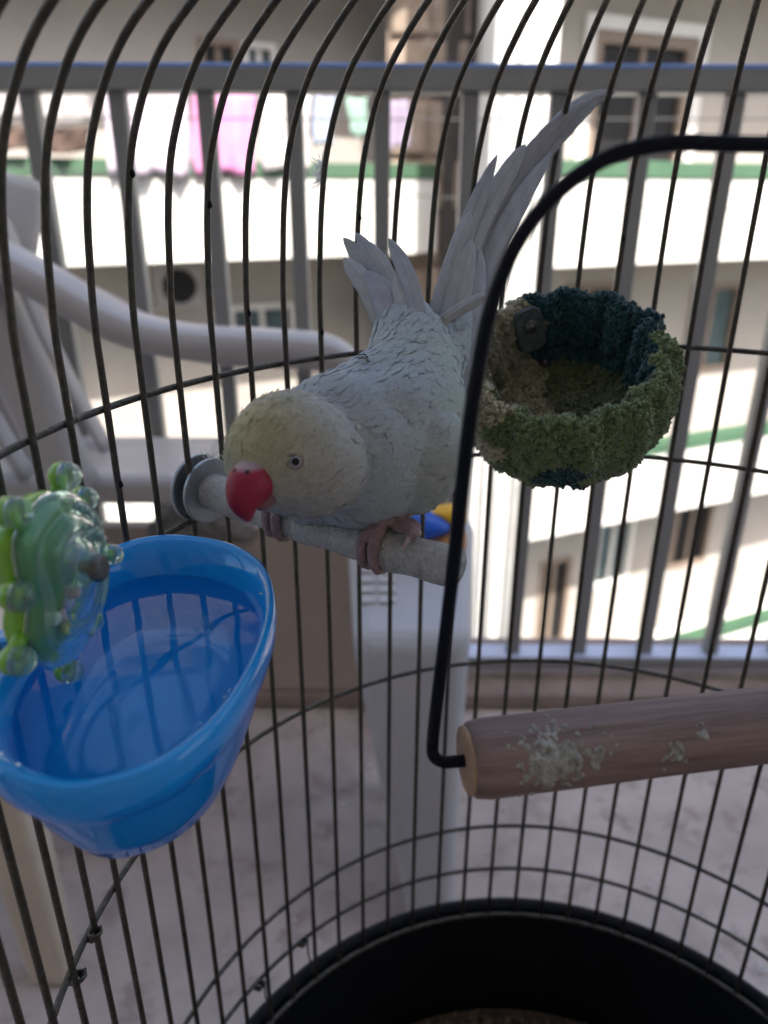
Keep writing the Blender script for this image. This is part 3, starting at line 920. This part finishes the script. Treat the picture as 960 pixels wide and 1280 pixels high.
MB().loft([slayer(.4, -.75), slayer(.86, -.72), slayer(.97, -.55), slayer(1.0, -.2), slayer(1.0, 0)], True, True).build('back_shell', M['lime'], toy, smooth=True)
MB().loft([slayer(.93, .004), slayer(.90, .14), slayer(.7, .2)], True, True).build('green_core', M['green'], toy, smooth=True)
MB().loft([slayer(1.01, .01), slayer(1.02, .12), slayer(.99, .34), slayer(.92, .50), slayer(.80, .52), slayer(.74, .58), slayer(.70, .78), slayer(.62, .92), slayer(.52, .90), slayer(.44, .88), slayer(.34, 1.1, .1), slayer(.2, 1.18, .15)], True, True).build('clear_shell', M['clear'], toy, smooth=True)
for (sc, w, r0, a0, a1) in ((.82, .62, .0017, 4, 34), (.57, .98, .0016, 6, 30), (.82, .60, .0015, 44, 66)):
    P = [TP(sh[i % len(sh)][0] * sc, sh[i % len(sh)][1] * sc, w) for i in range(len(sh) - 2)][a0:a1]
    MB().tube(P, [r0 * (.3 + .7 * math.sin(math.pi * (k + .5) / len(P)) ** .4) for k in range(len(P))], 8).build('ridge', M['clear'], toy, smooth=True)
# nose with its screw
nb, ntp = TP(0, .25, .9), TP(-.02, .26, 1.42)
MB().tube([nb, nb * .5 + ntp * .5, ntp], [.0060, .0046, .0036], 16).build('nose', M['clear'], toy, smooth=True)
MB().tube([nb * .8 + ntp * .2, ntp], .0016, 8).build('screw_shank', M['screw'], toy, smooth=True)
disc(ntp + tn * .0008, tn, .0037, .003, M['screw'], 'screw_head', toy, 20)
for (u, v, w, r_) in ((1.37, 2.30, .0, .40), (-.97, 2.19, .0, .42), (2.0, 1.36, .05, .36), (2.65, -.75, .25, .32), (1.49, -2.45, 0, .30), (-1.47, .08, 0, .42), (-1.97, -1.53, 0, .42), (-.04, -3.19, 0, .36)):
    prof_b = [(-.95, .15), (-.85, .6), (-.5, .92), (-.1, 1), (0.02, 1)]
    prof_c = [(.03, 1), (.4, .98), (.85, .82), (1.15, .5), (1.27, .12)]
    ringsb = [[TP(u + math.cos(a) * r_ * c, v + math.sin(a) * r_ * c, w + h * r_) for a in np.linspace(0, 2 * math.pi, 20, endpoint=False)] for h, c in prof_b]
    ringsc = [[TP(u + math.cos(a) * r_ * c, v + math.sin(a) * r_ * c, w + h * r_) for a in np.linspace(0, 2 * math.pi, 20, endpoint=False)] for h, c in prof_c]
    kb = MB().loft(ringsb).build('knob', M['lime'], toy, smooth=True)
    MB().loft(ringsc).build('knob_cap', M['clear'], kb, smooth=True)
    # neck joining the knob to the shell
    d_ = Vector((u, v, 0)) * .72
    MB().tube([TP(d_.x, d_.y, w - .12), TP(u, v, w - .12)], .0021, 8).build('knob_neck', M['lime'], kb, smooth=True)
for k, (u, v, mm) in enumerate(((-.75, -1.0, 'bead_w'), (-.35, -1.15, 'bead_p'), (.1, -1.1, 'bead_l'), (.5, -.95, 'bead_p'), (-.3, -1.7, 'bead_y'), (.25, -1.75, 'bead_y'))):
    c = TP(u, v, .42)
    rg = [[c + (tu * math.cos(a) + tz * math.sin(a)) * .0019 * cc + tn * h for a in np.linspace(0, 2 * math.pi, 14, endpoint=False)] for cc, h in ((.7, -.0016), (1, -.001), (1, .001), (.7, .0016))]
    MB().loft(rg).build('bead', M[mm], toy, smooth=True)
MB().tube([TP(0, 0, -.7), TP(0, 0, -3.4)], .003, 10).build('mounting_bolt', M['screw'], toy, smooth=True)

# ================================================================== FLEECE NEST
NC = at(704, 468, .345)
toC = Vector((-NC.x, -NC.y, 0)).normalized()
na = (Vector((0, 0, 1)) * math.cos(R(24)) + toC * math.sin(R(24))).normalized()
na = (na + Vector((-.06, 0, 0))).normalized()
nx_ = na.cross(toC).normalized()           # to the right, seen from the lens
if nx_.x < 0: nx_ = -nx_
ny_ = na.cross(nx_).normalized()
if ny_.y < 0: ny_ = -ny_                   # away from the lens
nest = empty('fleece_nest', NC - na * .05, 'fuzzy round cup nest of cream, green and dark teal chenille on the back bars', 'nest')
# profile: outer bottom -> outer wall -> rim roll -> inner wall -> inner floor (r, h)
npf = [(.004, -.040), (.020, -.0395), (.032, -.036), (.0405, -.027), (.0445, -.015), (.0460, -.005), (.0462, .003), (.0448, .0085), (.0418, .0108), (.0385, .0085), (.0368, .002), (.0350, -.008), (.0310, -.019), (.018, -.025), (.003, -.026)]
npc = [(p.x, p.y) for p in catmull([(r, h, 0) for r, h in npf], 4)]
NA = 96


def npt(r, h, a):
    k = 1 + .05 * math.sin(13 * a) * (1 if h > -.03 else .4) + .02 * math.sin(23 * a + 1)
    hh = h + (.004 * math.sin(a) if h > -.01 else 0)
    return NC + (nx_ * math.cos(a) + ny_ * math.sin(a)) * r * k * 1.02 + na * hh


def ncol(r, h, a, inner, v):
    a = (a + .13 * math.sin(h * 260 + 1.3)) % (2 * math.pi)
    dg = math.degrees(a)
    teal = np.array((.006, .052, .060)); grn = np.array((.150, .205, .085)); crm = np.array((.42, .39, .26)); olv = np.array((.10, .125, .055))
    if inner:
        if h < -.016: c = crm * .8 if (150 < (dg + 40 * r / .03) % 360 < 260) else olv
        elif dg < 112 or dg > 338: c = teal
        elif dg < 150: c = crm * .8
        elif dg < 205: c = crm * .6 if h > -.006 else olv
        elif dg < 250: c = olv
        else: c = olv
    else:
        if 12 < dg < 112: c = teal
        elif 112 <= dg < 236: c = crm
        elif 262 < dg < 288 and h < -.012: c = teal
        else: c = grn
    return c * (.75 + .5 * v)


V = []; F = []; Cc = []
for i, (r, h) in enumerate(npc):
    for k in range(NA):
        a = 2 * math.pi * k / NA
        V.append(npt(r, h, a)); Cc.append(ncol(r, h, a, i > len(npc) * .6, .35))
for i in range(len(npc) - 1):
    for k in range(NA):
        k2 = (k + 1) % NA
        F.append((i * NA + k, i * NA + k2, (i + 1) * NA + k2, (i + 1) * NA + k))
me = mesh('cup', V, F); vcol(me, Cc)
o = link('cup', me, M['nest']); adopt(o, nest)
# pile: thousands of little yarn nubs
V = []; F = []; Cc = []
cum = np.cumsum([math.hypot(b[0] - a[0], b[1] - a[1]) * (a[0] + b[0]) for a, b in zip(npc[:-1], npc[1:])])
NT = 21000
pick = np.searchsorted(cum, rng.random(NT) * cum[-1])
for i in pick:
    f = rng.random(); a = rng.random() * 2 * math.pi
    r0, h0 = npc[i]; r1, h1 = npc[i + 1]
    r = r0 + (r1 - r0) * f; h = h0 + (h1 - h0) * f
    tr_, th_ = (r1 - r0), (h1 - h0); l = math.hypot(tr_, th_) + 1e-9
    nr, nh = th_ / l, -tr_ / l                      # outward in the profile plane
    rad_ = nx_ * math.cos(a) + ny_ * math.sin(a)
    n = rad_ * nr + na * nh
    p = npt(r, h, a)
    tg = nx_ * -math.sin(a) + ny_ * math.cos(a)
    lump = .55 + .45 * math.sin(a * 40 + h * 300) * math.sin(h * 520 + a * 7)
    n = (n + tg * rng.normal(0, .45) + rad_ * rng.normal(0, .3) + na * rng.normal(0, .45)).normalized()
    L_ = .0020 + .0024 * rng.random() * lump
    wv = .00105 + .00045 * rng.random()
    e1 = n.cross(Vector((.3, .5, .8))).normalized(); e2 = n.cross(e1)
    k0 = len(V)
    bend = (e1 * rng.normal() + e2 * rng.normal()) * .0006
    for (t_, s_) in ((-.0006, 1.0), (L_ * .6, 1.2), (L_, .5)):
        c = p + n * t_ + bend * (t_ / L_) ** 2
        for q in range(3):
            an = q * 2.094
            V.append(c + (e1 * math.cos(an) + e2 * math.sin(an)) * wv * s_)
    for lv in (0, 3):
        for q in range(3):
            q2 = (q + 1) % 3
            F.append((k0 + lv + q, k0 + lv + q2, k0 + lv + 3 + q2, k0 + lv + 3 + q))
    F.append((k0 + 6, k0 + 7, k0 + 8))
    cc = ncol(r, h, a, i > len(npc) * .6, rng.random() * .7 + .3 * lump)
    Cc += [cc * .8] * 3 + [cc] * 3 + [cc * 1.15] * 3
me = mesh('pile', V, F); vcol(me, Cc)
o = link('pile', me, M['nest']); adopt(o, nest); o['kind'] = 'stuff'
# leatherette tab with its rivet on the inner wall
ta = R(122)
rad_ = nx_ * math.cos(ta) + ny_ * math.sin(ta); tg = nx_ * -math.sin(ta) + ny_ * math.cos(ta)
tc_ = NC + rad_ * .0350 + na * .005
inw = (-rad_ + na * .35).normalized(); upv = inw.cross(tg).normalized()
if upv.z < 0: upv = -upv
rg = []
for off, sc in ((-.0015, 1), (.0005, 1), (.0012, .93)):
    rg.append([tc_ + inw * (.004 + off) + tg * (.0075 * sc * math.copysign(abs(math.cos(a)) ** .5, math.cos(a))) + upv * (.0105 * sc * math.copysign(abs(math.sin(a)) ** .5, math.sin(a))) for a in np.linspace(0, 2 * math.pi, 28, endpoint=False)])
tab = MB().loft(rg).build('tab', M['felt'], nest, smooth=False)
rc = tc_ + inw * .0056 + upv * .002
MB().loft([[rc + inw * h + (tg * math.cos(a) + upv * math.sin(a)) * .0031 * c for a in np.linspace(0, 2 * math.pi, 18, endpoint=False)] for h, c in ((-.001, 1), (.0006, 1), (.0013, .8), (.0010, .55), (.0016, .4), (.0020, .1))]).build('rivet', M['screw'], tab, smooth=True)
# bolt to the bars
bkp = Vector((NC.x, NC.y, NC.z)); dirb = Vector((NC.x - CX, NC.y - CY, 0)).normalized()
MB().tube([NC + dirb * .03 - na * .002, Vector((CX, CY, NC.z - .002)) + dirb * (RC + .004)], .002, 8).build('mounting_bolt', M['screw'], nest, smooth=True)
# ================================================================== PARROT
parrot = empty('parrot', perch_at(.078) + Vector((0, 0, PR)), 'pale yellow and blue white ring necked parrot with red beak leaning on the perch', 'parrot')


def bp(x, y, d, r): p = at(x, y, d); return (p.x, p.y, p.z, px(r, d))


head = [bp(362, 564, .256, 76), bp(390, 580, .2585, 66), bp(338, 578, .2515, 52)]
torso = chain([bp(414, 552, .279, 74), bp(436, 562, .283, 88), bp(464, 572, .288, 84), bp(500, 530, .296, 78), bp(512, 480, .304, 58), bp(510, 440, .311, 42), bp(506, 412, .315, 33), bp(504, 396, .318, 24)], 5)
back = chain([bp(452, 515, .290, 60), bp(480, 490, .300, 48)], 3)
wingn = chain([bp(486, 520, .276, 44), bp(512, 500, .288, 44), bp(524, 455, .302, 36), bp(527, 420, .309, 27)], 5)
thigh = chain([bp(539, 548, .281, 36), bp(543, 578, .2775, 34), bp(530, 605, .2765, 23), bp(513, 626, .279, 11)], 5)
thigh2 = chain([bp(400, 610, .290, 36), bp(378, 640, .300, 12)], 5)
vent = chain([bp(548, 510, .304, 30), bp(562, 545, .305, 17), bp(570, 592, .303, 7)], 4)
ucov = chain([bp(540, 470, .310, 30), bp(560, 440, .314, 22), bp(572, 400, .317, 14)], 4)
gA = lambda L_: (np.array([b[:3] for b in L_]), [b[3] for b in L_])
allb = np.array([b for g_ in (head, torso, thigh, vent, wingn, ucov, thigh2) for b in g_])
lo_ = (allb[:, :3] - allb[:, 3:4]).min(0); hi_ = (allb[:, :3] + allb[:, 3:4]).max(0)


def body_f(X):
    d = balls(X, *gA(torso), .004)
    d = smin(d, balls(X, *gA(back), .004), .006)
    d = smin(d, balls(X, *gA(vent), .004), .005)
    d = smin(d, balls(X, *gA(ucov), .004), .005)
    d = smin(d, balls(X, *gA(wingn), .004), .0018)
    d = smin(d, balls(X, *gA(thigh), .004), .0016)
    d = smin(d, balls(X, *gA(thigh2), .004), .004)
    d = smin(d, balls(X, *gA(head), .006), .0013)
    return d


V, F = nets(body_f, lo_, hi_, .0011)
V = relax(V, F, 3, .5)
# image plane coordinates of each vertex, used only to lay pigment zones out along the bird
hc = np.array(head[0][:3])
crown = np.array(at(325, 545, .245)); nape = np.array(at(390, 500, .262))
wingp = np.array(at(530, 470, .300)); flank = np.array(at(565, 545, .29)); rumpp = np.array(at(505, 415, .315)); thighp = np.array(at(545, 585, .28))


def g_(c, s): return np.exp(-((V - c) ** 2).sum(1) / (2 * s * s))[:, None]


base = np.array((.36, .40, .405))[None, :] + np.zeros_like(V)
def blend(C, w, c): return C * (1 - w) + np.array(c)[None, :] * w
dh = np.sqrt(((V - hc) ** 2).sum(1))
headw = np.clip((.0022 - balls(V, *gA(head), .006)) / .0022, 0, 1)[:, None]
Cb = blend(base, headw * .9, (.385, .37, .33))
Cb = blend(Cb, np.clip(1.25 * g_(crown, .0115), 0, 1), (.42, .375, .20))
Cb = blend(Cb, .6 * g_(nape, .010), (.33, .34, .35))
Cb = blend(Cb, .65 * g_(wingp, .012), (.42, .47, .33))
Cb = blend(Cb, .9 * g_(flank, .010), (.40, .45, .27))
Cb = blend(Cb, .55 * g_(thighp, .012), (.37, .375, .28))
Cb = blend(Cb, .6 * g_(rumpp, .012), (.44, .49, .50))
me = mesh('body', V, F); vcol(me, np.clip(Cb, 0, 1))
body = link('body', me, M['bird']); adopt(body, parrot)
bvh = BVHTree.FromPolygons([Vector(v) for v in V], F)


def hit(x, y):
    o_ = Vector((0, 0, EYE)); d_ = (at(x, y, 1) - o_).normalized()
    r = bvh.ray_cast(o_, d_)
    return r[0], r[1]


# plumage: small contour feathers lying almost flat on the body
beakp = np.array(at(315, 605, .24)); VV = V; FF = np.array(F)
fc = VV[FF].mean(1)
e1_ = VV[FF[:, 2]] - VV[FF[:, 0]]; e2_ = VV[FF[:, 3]] - VV[FF[:, 1]]
nn_ = np.cross(e1_, e2_); ar = np.linalg.norm(nn_, axis=1); nn_ /= ar[:, None] + 1e-12
NF = 11000
pk_ = rng.choice(len(fc), NF, p=ar / ar.sum())
pv = []; pf = []; pc = []
for q in pk_:
    c = fc[q] + rng.normal(0, .0003, 3); n = nn_[q]
    d = c - beakp; d = d - n * (d @ n); d /= np.linalg.norm(d) + 1e-9
    d = d + rng.normal(0, .05, 3); d = d - n * (d @ n); d /= np.linalg.norm(d)
    sd = np.cross(n, d)
    hd = np.linalg.norm(c - hc) < .0235
    L_ = (.0019 if hd else .0042) * (.8 + .5 * rng.random()); w = (.0006 if hd else .00135) * (.8 + .4 * rng.random())
    if np.linalg.norm(c - beakp) < .0085: continue
    lf = (.00001 if hd else .00002) * (.5 + rng.random())
    k0 = len(pv)
    pv += [c - n * .0002 - sd * w * .5, c - n * .0001, c - n * .0002 + sd * w * .5,
           c + d * L_ * .6 - sd * w + n * lf * .2, c + d * L_ * .62 + n * (lf + .00001), c + d * L_ * .6 + sd * w + n * lf * .2,
           c + d * L_ * .92 - sd * w * .55 + n * lf * .6, c + d * L_ + n * lf, c + d * L_ * .92 + sd * w * .55 + n * lf * .6]
    for r0 in (0, 3):
        for j in (0, 1): pf.append((k0 + r0 + j, k0 + r0 + j + 1, k0 + r0 + 4 + j, k0 + r0 + 3 + j))
    cc = Cb[FF[q][0]] * (.985 + .03 * rng.random())
    pc += [cc * .99] * 3 + [cc] * 3 + [cc * 1.01] * 3
me = mesh('plumage', pv, pf); vcol(me, np.clip(pc, 0, 1))
o = link('plumage', me, M['feather']); adopt(o, parrot); o['kind'] = 'stuff'

# neck ring shade and eye crease stay geometry; now the eye
pe, ne = hit(369, 577)
er = .00215
u1 = ne.cross(Vector((0, 0, 1))).normalized(); u2 = ne.cross(u1).normalized()
c0 = pe - ne * .0010


def cap(name, m, r_, prof_, parent, c=c0):
    return MB().loft([[c + ne * h * r_ + (u1 * math.cos(a) + u2 * math.sin(a)) * r_ * k for a in np.linspace(0, 2 * math.pi, 24, endpoint=False)] for k, h in prof_]).build(name, m, parent, smooth=True)


sph = [(1, 0), (.95, .3), (.8, .6), (.5, .87), (.1, 1)]
eyeo = cap('eye', M['eye'], er, sph, parrot)
ob = MB().tube([c0 + ne * .00150 + (u1 * math.cos(a) + u2 * math.sin(a)) * .00145 for a in np.linspace(0, 2 * math.pi, 24, endpoint=False)], .00032, 6, closed=True).build('iris', M['iris'], eyeo, smooth=True)
ob = MB().tube([c0 + ne * .0006 + (u1 * math.cos(a) * 1.08 + u2 * math.sin(a) * .95) * .00245 for a in np.linspace(0, 2 * math.pi, 28, endpoint=False)], .00052, 6, closed=True).build('eye_ring', M['eyering'], eyeo, smooth=True)

# beak
ub = chain([bp(322, 597, .2440, 24), bp(315, 602, .2405, 27), bp(308.5, 611, .2380, 24), bp(304.5, 622, .2365, 18.5), bp(305, 634, .2360, 11.5), bp(311, 649, .2370, 2.5)], 8)
P_, r_ = gA(ub)
V2, F2 = nets(lambda X: balls(X, P_, r_, .0012), (P_ - np.array(r_)[:, None]).min(0), (P_ + np.array(r_)[:, None]).max(0), .0006)
V2 = relax(V2, F2, 2)
cer = np.array(at(306, 590, .233)); tipb = np.array(at(309, 648, .235))
cw = np.exp(-((V2 - cer) ** 2).sum(1) / (2 * .0036 ** 2))[:, None]; zz = np.clip((EYE + 0 - V2[:, 2:3]), 0, 9)
yt = (V2[:, 2] - V2[:, 2].min()) / np.ptp(V2[:, 2])
cerew = np.clip((yt - .86) / .07, 0, 1)[:, None]
C2 = np.array((.27, .014, .036))[None] + np.zeros_like(V2)
C2 = C2 * (1 - cerew) + np.array((.36, .25, .25))[None] * cerew
tw_ = np.clip((.22 - yt) / .2, 0, 1)[:, None]
C2 = C2 * (1 - tw_ * .5) + np.array((.30, .09, .10))[None] * tw_ * .5
me = mesh('beak', V2, F2); vcol(me, C2)
beak = link('beak', me, M['beak']); adopt(beak, parrot)
lb = chain([bp(338, 612, .2455, 15), bp(332, 622, .2430, 12.5), bp(325, 631, .2410, 7)], 6)
P_, r_ = gA(lb)
V3, F3 = nets(lambda X: balls(X, P_, r_, .001), (P_ - np.array(r_)[:, None]).min(0), (P_ + np.array(r_)[:, None]).max(0), .0006)
me = mesh('lower_mandible', relax(V3, F3, 2), F3); vcol(me, np.array((.21, .10, .11))[None] + np.zeros_like(V3))
adopt(link('lower_mandible', me, M['beak']), parrot)
bvh2 = BVHTree.FromPolygons([Vector(v) for v in V2], F2)
o_ = Vector((0, 0, EYE))
for (x, y) in ((309, 590), (293, 588)):
    d_ = (at(x, y, 1) - o_).normalized(); h_ = bvh2.ray_cast(o_, d_)
    if h_[0] is None: h_ = bvh.ray_cast(o_, d_)
    if h_[0]:
        MB().tube([h_[0] - h_[1] * .0006, h_[0] + h_[1] * .00012], [.0008, .0007], 10).build('nostril', M['eye'], beak, smooth=True)


# flight feathers: thin vanes with a raised shaft and a slight cup
def feather(name, path, wid, tint, roll=0.0, tipk=1.0, parent=parrot):
    P = catmull([at(*p) for p in path], 8); N = len(P)
    V = []; F = []; C = []
    cols = 9
    for i, p in enumerate(P):
        t = i / (N - 1)
        tn_ = (P[min(i + 1, N - 1)] - P[max(i - 1, 0)]).normalized()
        vw = (Vector((0, 0, EYE)) - p).normalized()
        sd = tn_.cross(vw).normalized(); nn = sd.cross(tn_).normalized()
        sd, nn = sd * math.cos(roll) + nn * math.sin(roll), nn * math.cos(roll) - sd * math.sin(roll)
        w = wid * (min(1, .45 + t * 2.2)) * (1 - max(0, (t - .62) / .38) ** (2.2 * tipk)) + .00025
        for j in range(cols):
            e = j / (cols - 1) * 2 - 1
            z_ = -.22 * w * e * e + (.00045 if j == cols // 2 else 0)
            wv = w * e * (1 + .03 * math.sin(i * 2.1 + j))
            V.append(p + sd * wv + nn * z_)
            sh_ = (.9 if j == cols // 2 else 1) * (1 - .10 * abs(e)) * (.97 + .05 * math.sin(i * 1.7 + 3 * e))
            C.append(np.array(tint) * sh_)
    for i in range(N - 1):
        for j in range(cols - 1):
            F.append((i * cols + j, i * cols + j + 1, (i + 1) * cols + j + 1, (i + 1) * cols + j))
    me = mesh(name, V, F); vcol(me, C)
    o = link(name, me, M['vane']); adopt(o, parent)
    s = o.modifiers.new('solid', 'SOLIDIFY'); s.thickness = .0003
    return o


LB = (.47, .49, .53); LG = (.49, .505, .515); LV = (.47, .485, .55); LD = (.40, .40, .415)
# far wing tips
for path, wd_, tn_ in (
        ([(500, 412, .320), (470, 352, .323), (429, 297, .326)], 13, LG),
        ([(503, 412, .318), (478, 350, .321), (445, 291, .324)], 12, LB),
        ([(488, 405, .317), (458, 358, .319), (430, 322, .321)], 13, LG),
        ([(506, 415, .316), (488, 355, .319), (459, 301, .322)], 11, LG),
        ([(497, 425, .313), (482, 385, .314), (458, 338, .315)], 15, LV),
        ([(510, 430, .312), (500, 390, .313), (474, 345, .315)], 13, LG),
        ([(532, 432, .309), (514, 360, .312), (486, 298, .315)], 11, LB),
        ([(524, 440, .309), (512, 400, .310), (494, 345, .312)], 13, LG)):
    path = [(x_, y_ + (22 if k_ == 0 else 0), d_ - (.010, .008, .004)[k_]) for k_, (x_, y_, d_) in enumerate(path)]
    feather('wing_feather', path, px(wd_ * .92, .315), tn_, random.uniform(-.25, .25), .9)
# tail
for path, wd_, tn_, rl in (
        ([(556, 520, .318), (568, 420, .324), (600, 300, .330), (648, 222, .335), (700, 160, .340), (738, 126, .343), (770, 114, .345)], 16, (.43, .435, .455), .1),
        ([(552, 500, .317), (566, 400, .322), (604, 290, .328), (650, 215, .333), (698, 158, .337), (740, 124, .3405)], 13, LD, -.15),
        ([(566, 530, .316), (580, 440, .320), (610, 330, .326), (650, 250, .330), (690, 190, .334)], 14, LB, .15),
        ([(548, 480, .316), (562, 390, .320), (600, 280, .325), (638, 210, .329), (657, 180, .331)], 12, LG, 0),
        ([(540, 450, .315), (556, 370, .318), (590, 270, .322), (621, 194, .326)], 11, (.45, .46, .485), -.1),
        ([(536, 440, .314), (548, 380, .316), (574, 300, .319), (590, 262, .322)], 9, LG, .1),
        ([(566, 500, .313), (574, 440, .315), (586, 370, .318), (600, 310, .321)], 20, LB, 0),
        ([(546, 470, .311), (560, 420, .313), (576, 350, .316), (590, 300, .319)], 16, LG, 0)):
    feather('tail_feather', path, px(wd_, .325), tn_, rl, .85)
feather('loose_feather', [(536, 418, .307), (560, 396, .305), (590, 378, .303), (612, 367, .302)], px(7, .305), LG, .2)
# folded wing coverts on the near side: short overlapping feathers
for k in range(0):
    u_ = random.random(); x = 505 + 40 * random.random() - 12 * u_; y = 395 + 120 * u_
    p, n = hit(x, y + 24)
    if p is None: continue
    q, n2 = hit(x - 6, y)
    if q is None: continue
    P = [p - n * .0006, (p + q) / 2 + (n + n2) * .00025, q + n2 * .0009]
    wq = px(8, .3); V = []; F = []; C = []
    for i, c in enumerate(catmull(P, 4)):
        t = i / 8; w = wq * (1 - max(0, (t - .5) / .5) ** 2.2) * (.5 + .5 * min(1, t * 4)) + .0002
        tn_ = (q - p).normalized(); sd = tn_.cross(n).normalized()
        for e in (-1, -.5, 0, .5, 1):
            V.append(c + sd * w * e - n * .25 * w * e * e); C.append(np.array((.39, .43, .43)) * random.uniform(.96, 1.03))
    for i in range(8):
        for j in range(4): F.append((i * 5 + j, i * 5 + j + 1, (i + 1) * 5 + j + 1, (i + 1) * 5 + j))
    me = mesh('covert_feather', V, F); vcol(me, C)
    o = link('covert_feather', me, M['feather']); adopt(o, parrot)
# small dark fluff built in place of the dark hole where wing meets back
for k in range(4):
    p, n = hit(462 + random.uniform(-4, 8), 452 + random.uniform(-3, 5))
    if p is None: continue
    MB().tube([p - n * .001, p + n * .001 + Vector((-.002, 0, .001)), p + n * .0012 + Vector((-.004 - .002 * random.random(), 0, .0005))], [.00035, .00025, .0001], 5).build('dark_hole_stand_in', M['bird'] if k % 2 else M['cloth'], parrot, smooth=True)


# feet
def foot(name, s, leg_top, toes):
    V = []; pts = []
    top = perch_at(s) + Vector((0, 0, PR + .0035)) - side * .0008 * 0
    fwd = side if side.y < 0 else -side
    ft = empty
    P = []; rads = []
    lt = at(*leg_top)
    P += [tuple(lt + (top - lt) * f) for f in np.linspace(0, 1, 8)]; rads += list(np.linspace(.0034, .0030, 8))
    claws = []
    for (ds, direction, reach) in toes:
        for k in range(15):
            t_ = k / 14
            an = math.pi / 2 - direction * reach * t_
            rr_ = PR + .0028 - .0006 * t_
            c = perch_at(s + ds * min(1, t_ * 2.0)) + (fwd * math.cos(an) + Vector((0, 0, 1)) * math.sin(an)) * rr_
            if t_ < .18: c = c + Vector((0, 0, .0008))
            P.append(tuple(c)); rads.append((.0027 - .0009 * t_) * (1 + .07 * math.sin(k * 2.4)))
        an = math.pi / 2 - direction * reach * 1.0
        c = perch_at(s + ds) + (fwd * math.cos(an) + Vector((0, 0, 1)) * math.sin(an)) * (PR + .002)
        an2 = an - direction * .42
        c2 = perch_at(s + ds) + (fwd * math.cos(an2) + Vector((0, 0, 1)) * math.sin(an2)) * (PR + .0022)
        an3 = an - direction * .75
        c3 = perch_at(s + ds) + (fwd * math.cos(an3) + Vector((0, 0, 1)) * math.sin(an3)) * (PR + .0008)
        claws.append([c, c2, c3])
    P = np.array(P)
    V, F = nets(lambda X: balls(X, P, rads, .0007), P.min(0) - .004, P.max(0) + .004, .0006)
    V = relax(V, F, 2)
    fo = link('foot', mesh('foot', V, F), M['foot']); adopt(fo, parrot)
    for c in claws:
        MB().tube(catmull(c, 4), [.0013, .0012, .0011, .001, .0009, .0008, .0006, .0004, .0001], 7).build('claw', M['claw'], fo, smooth=True)


foot('foot', .0985, (512, 630, .279), [(-.0045, 1, 2.15), (.0008, 1, 2.35), (.0085, -1, .75), (.013, 1, .35)])
foot('foot', .0490, (379, 640, .300), [(-.003, 1, 2.2), (.002, 1, 2.3), (.007, -1, 1.0), (-.006, -1, .8)])

# ================================================================== SMALL THINGS
# tuft of down caught on a bar
dp = at(402, 216, .328)
V = []; F = []
for k in range(60):
    a = random.uniform(0, 6.28); L_ = random.uniform(.003, .009)
    d_ = Vector((math.cos(a) * .5 - .35, math.sin(a) * .4, random.uniform(-1, .8))).normalized()
    n = len(V); sd = d_.cross(Vector((.3, 1, .2))).normalized() * .00018
    c = dp + Vector((0, 0, random.uniform(-.004, .004)))
    V += [c - sd, c + sd, c + d_ * L_ * .6 + sd, c + d_ * L_, c + d_ * L_ * .6 - sd]
    F += [(n, n + 1, n + 2, n + 3, n + 4)]
o = link('down_tuft', mesh('down_tuft', V, F, False), M['down']); tag(o, 'wisp of white down caught on a cage bar above the wing tips', 'down feather')
dp = at(262, 578, .338); V = []; F = []
for k in range(46):
    a = random.uniform(0, 6.28)
    d_ = Vector((math.cos(a) * .7, math.sin(a) * .5, random.uniform(-.1, 1))).normalized(); L_ = random.uniform(.004, .011)
    n = len(V); sd = d_.cross(Vector((.3, 1, .2))).normalized() * .00016
    V += [dp - sd, dp + sd, dp + d_ * L_ * .6 + sd, dp + d_ * L_, dp + d_ * L_ * .6 - sd]; F += [(n, n + 1, n + 2, n + 3, n + 4)]
o = link('down_tuft', mesh('down_tuft', V, F, False), M['down']); tag(o, 'fluffy grey down stuck to the perch washer', 'down feather')
# seed husks and bits of down on the floor
V = []; F = []
for k in range(130):
    x = random.uniform(-.6, .9); y = random.uniform(.45, 1.0); r_ = random.uniform(.0015, .005) * (2.0 if k % 17 == 0 else 1)
    n = len(V); a0 = random.random() * 6
    V += [(x + r_ * math.cos(a0 + q) * (1 if q % 2 else .6), y + r_ * math.sin(a0 + q) * (1 if q % 2 else .6), .0045) for q in range(6)] + [(x, y, .0045 + r_ * .5)]
    F += [(n + q, n + (q + 1) % 6, n + 6) for q in range(6)] + [tuple(n + q for q in range(5, -1, -1))]
o = link('seed_husks', mesh('seed_husks', V, F, False), M['down']); tag(o, 'scattered pale seed husks on the balcony floor', 'husks', kind='stuff')
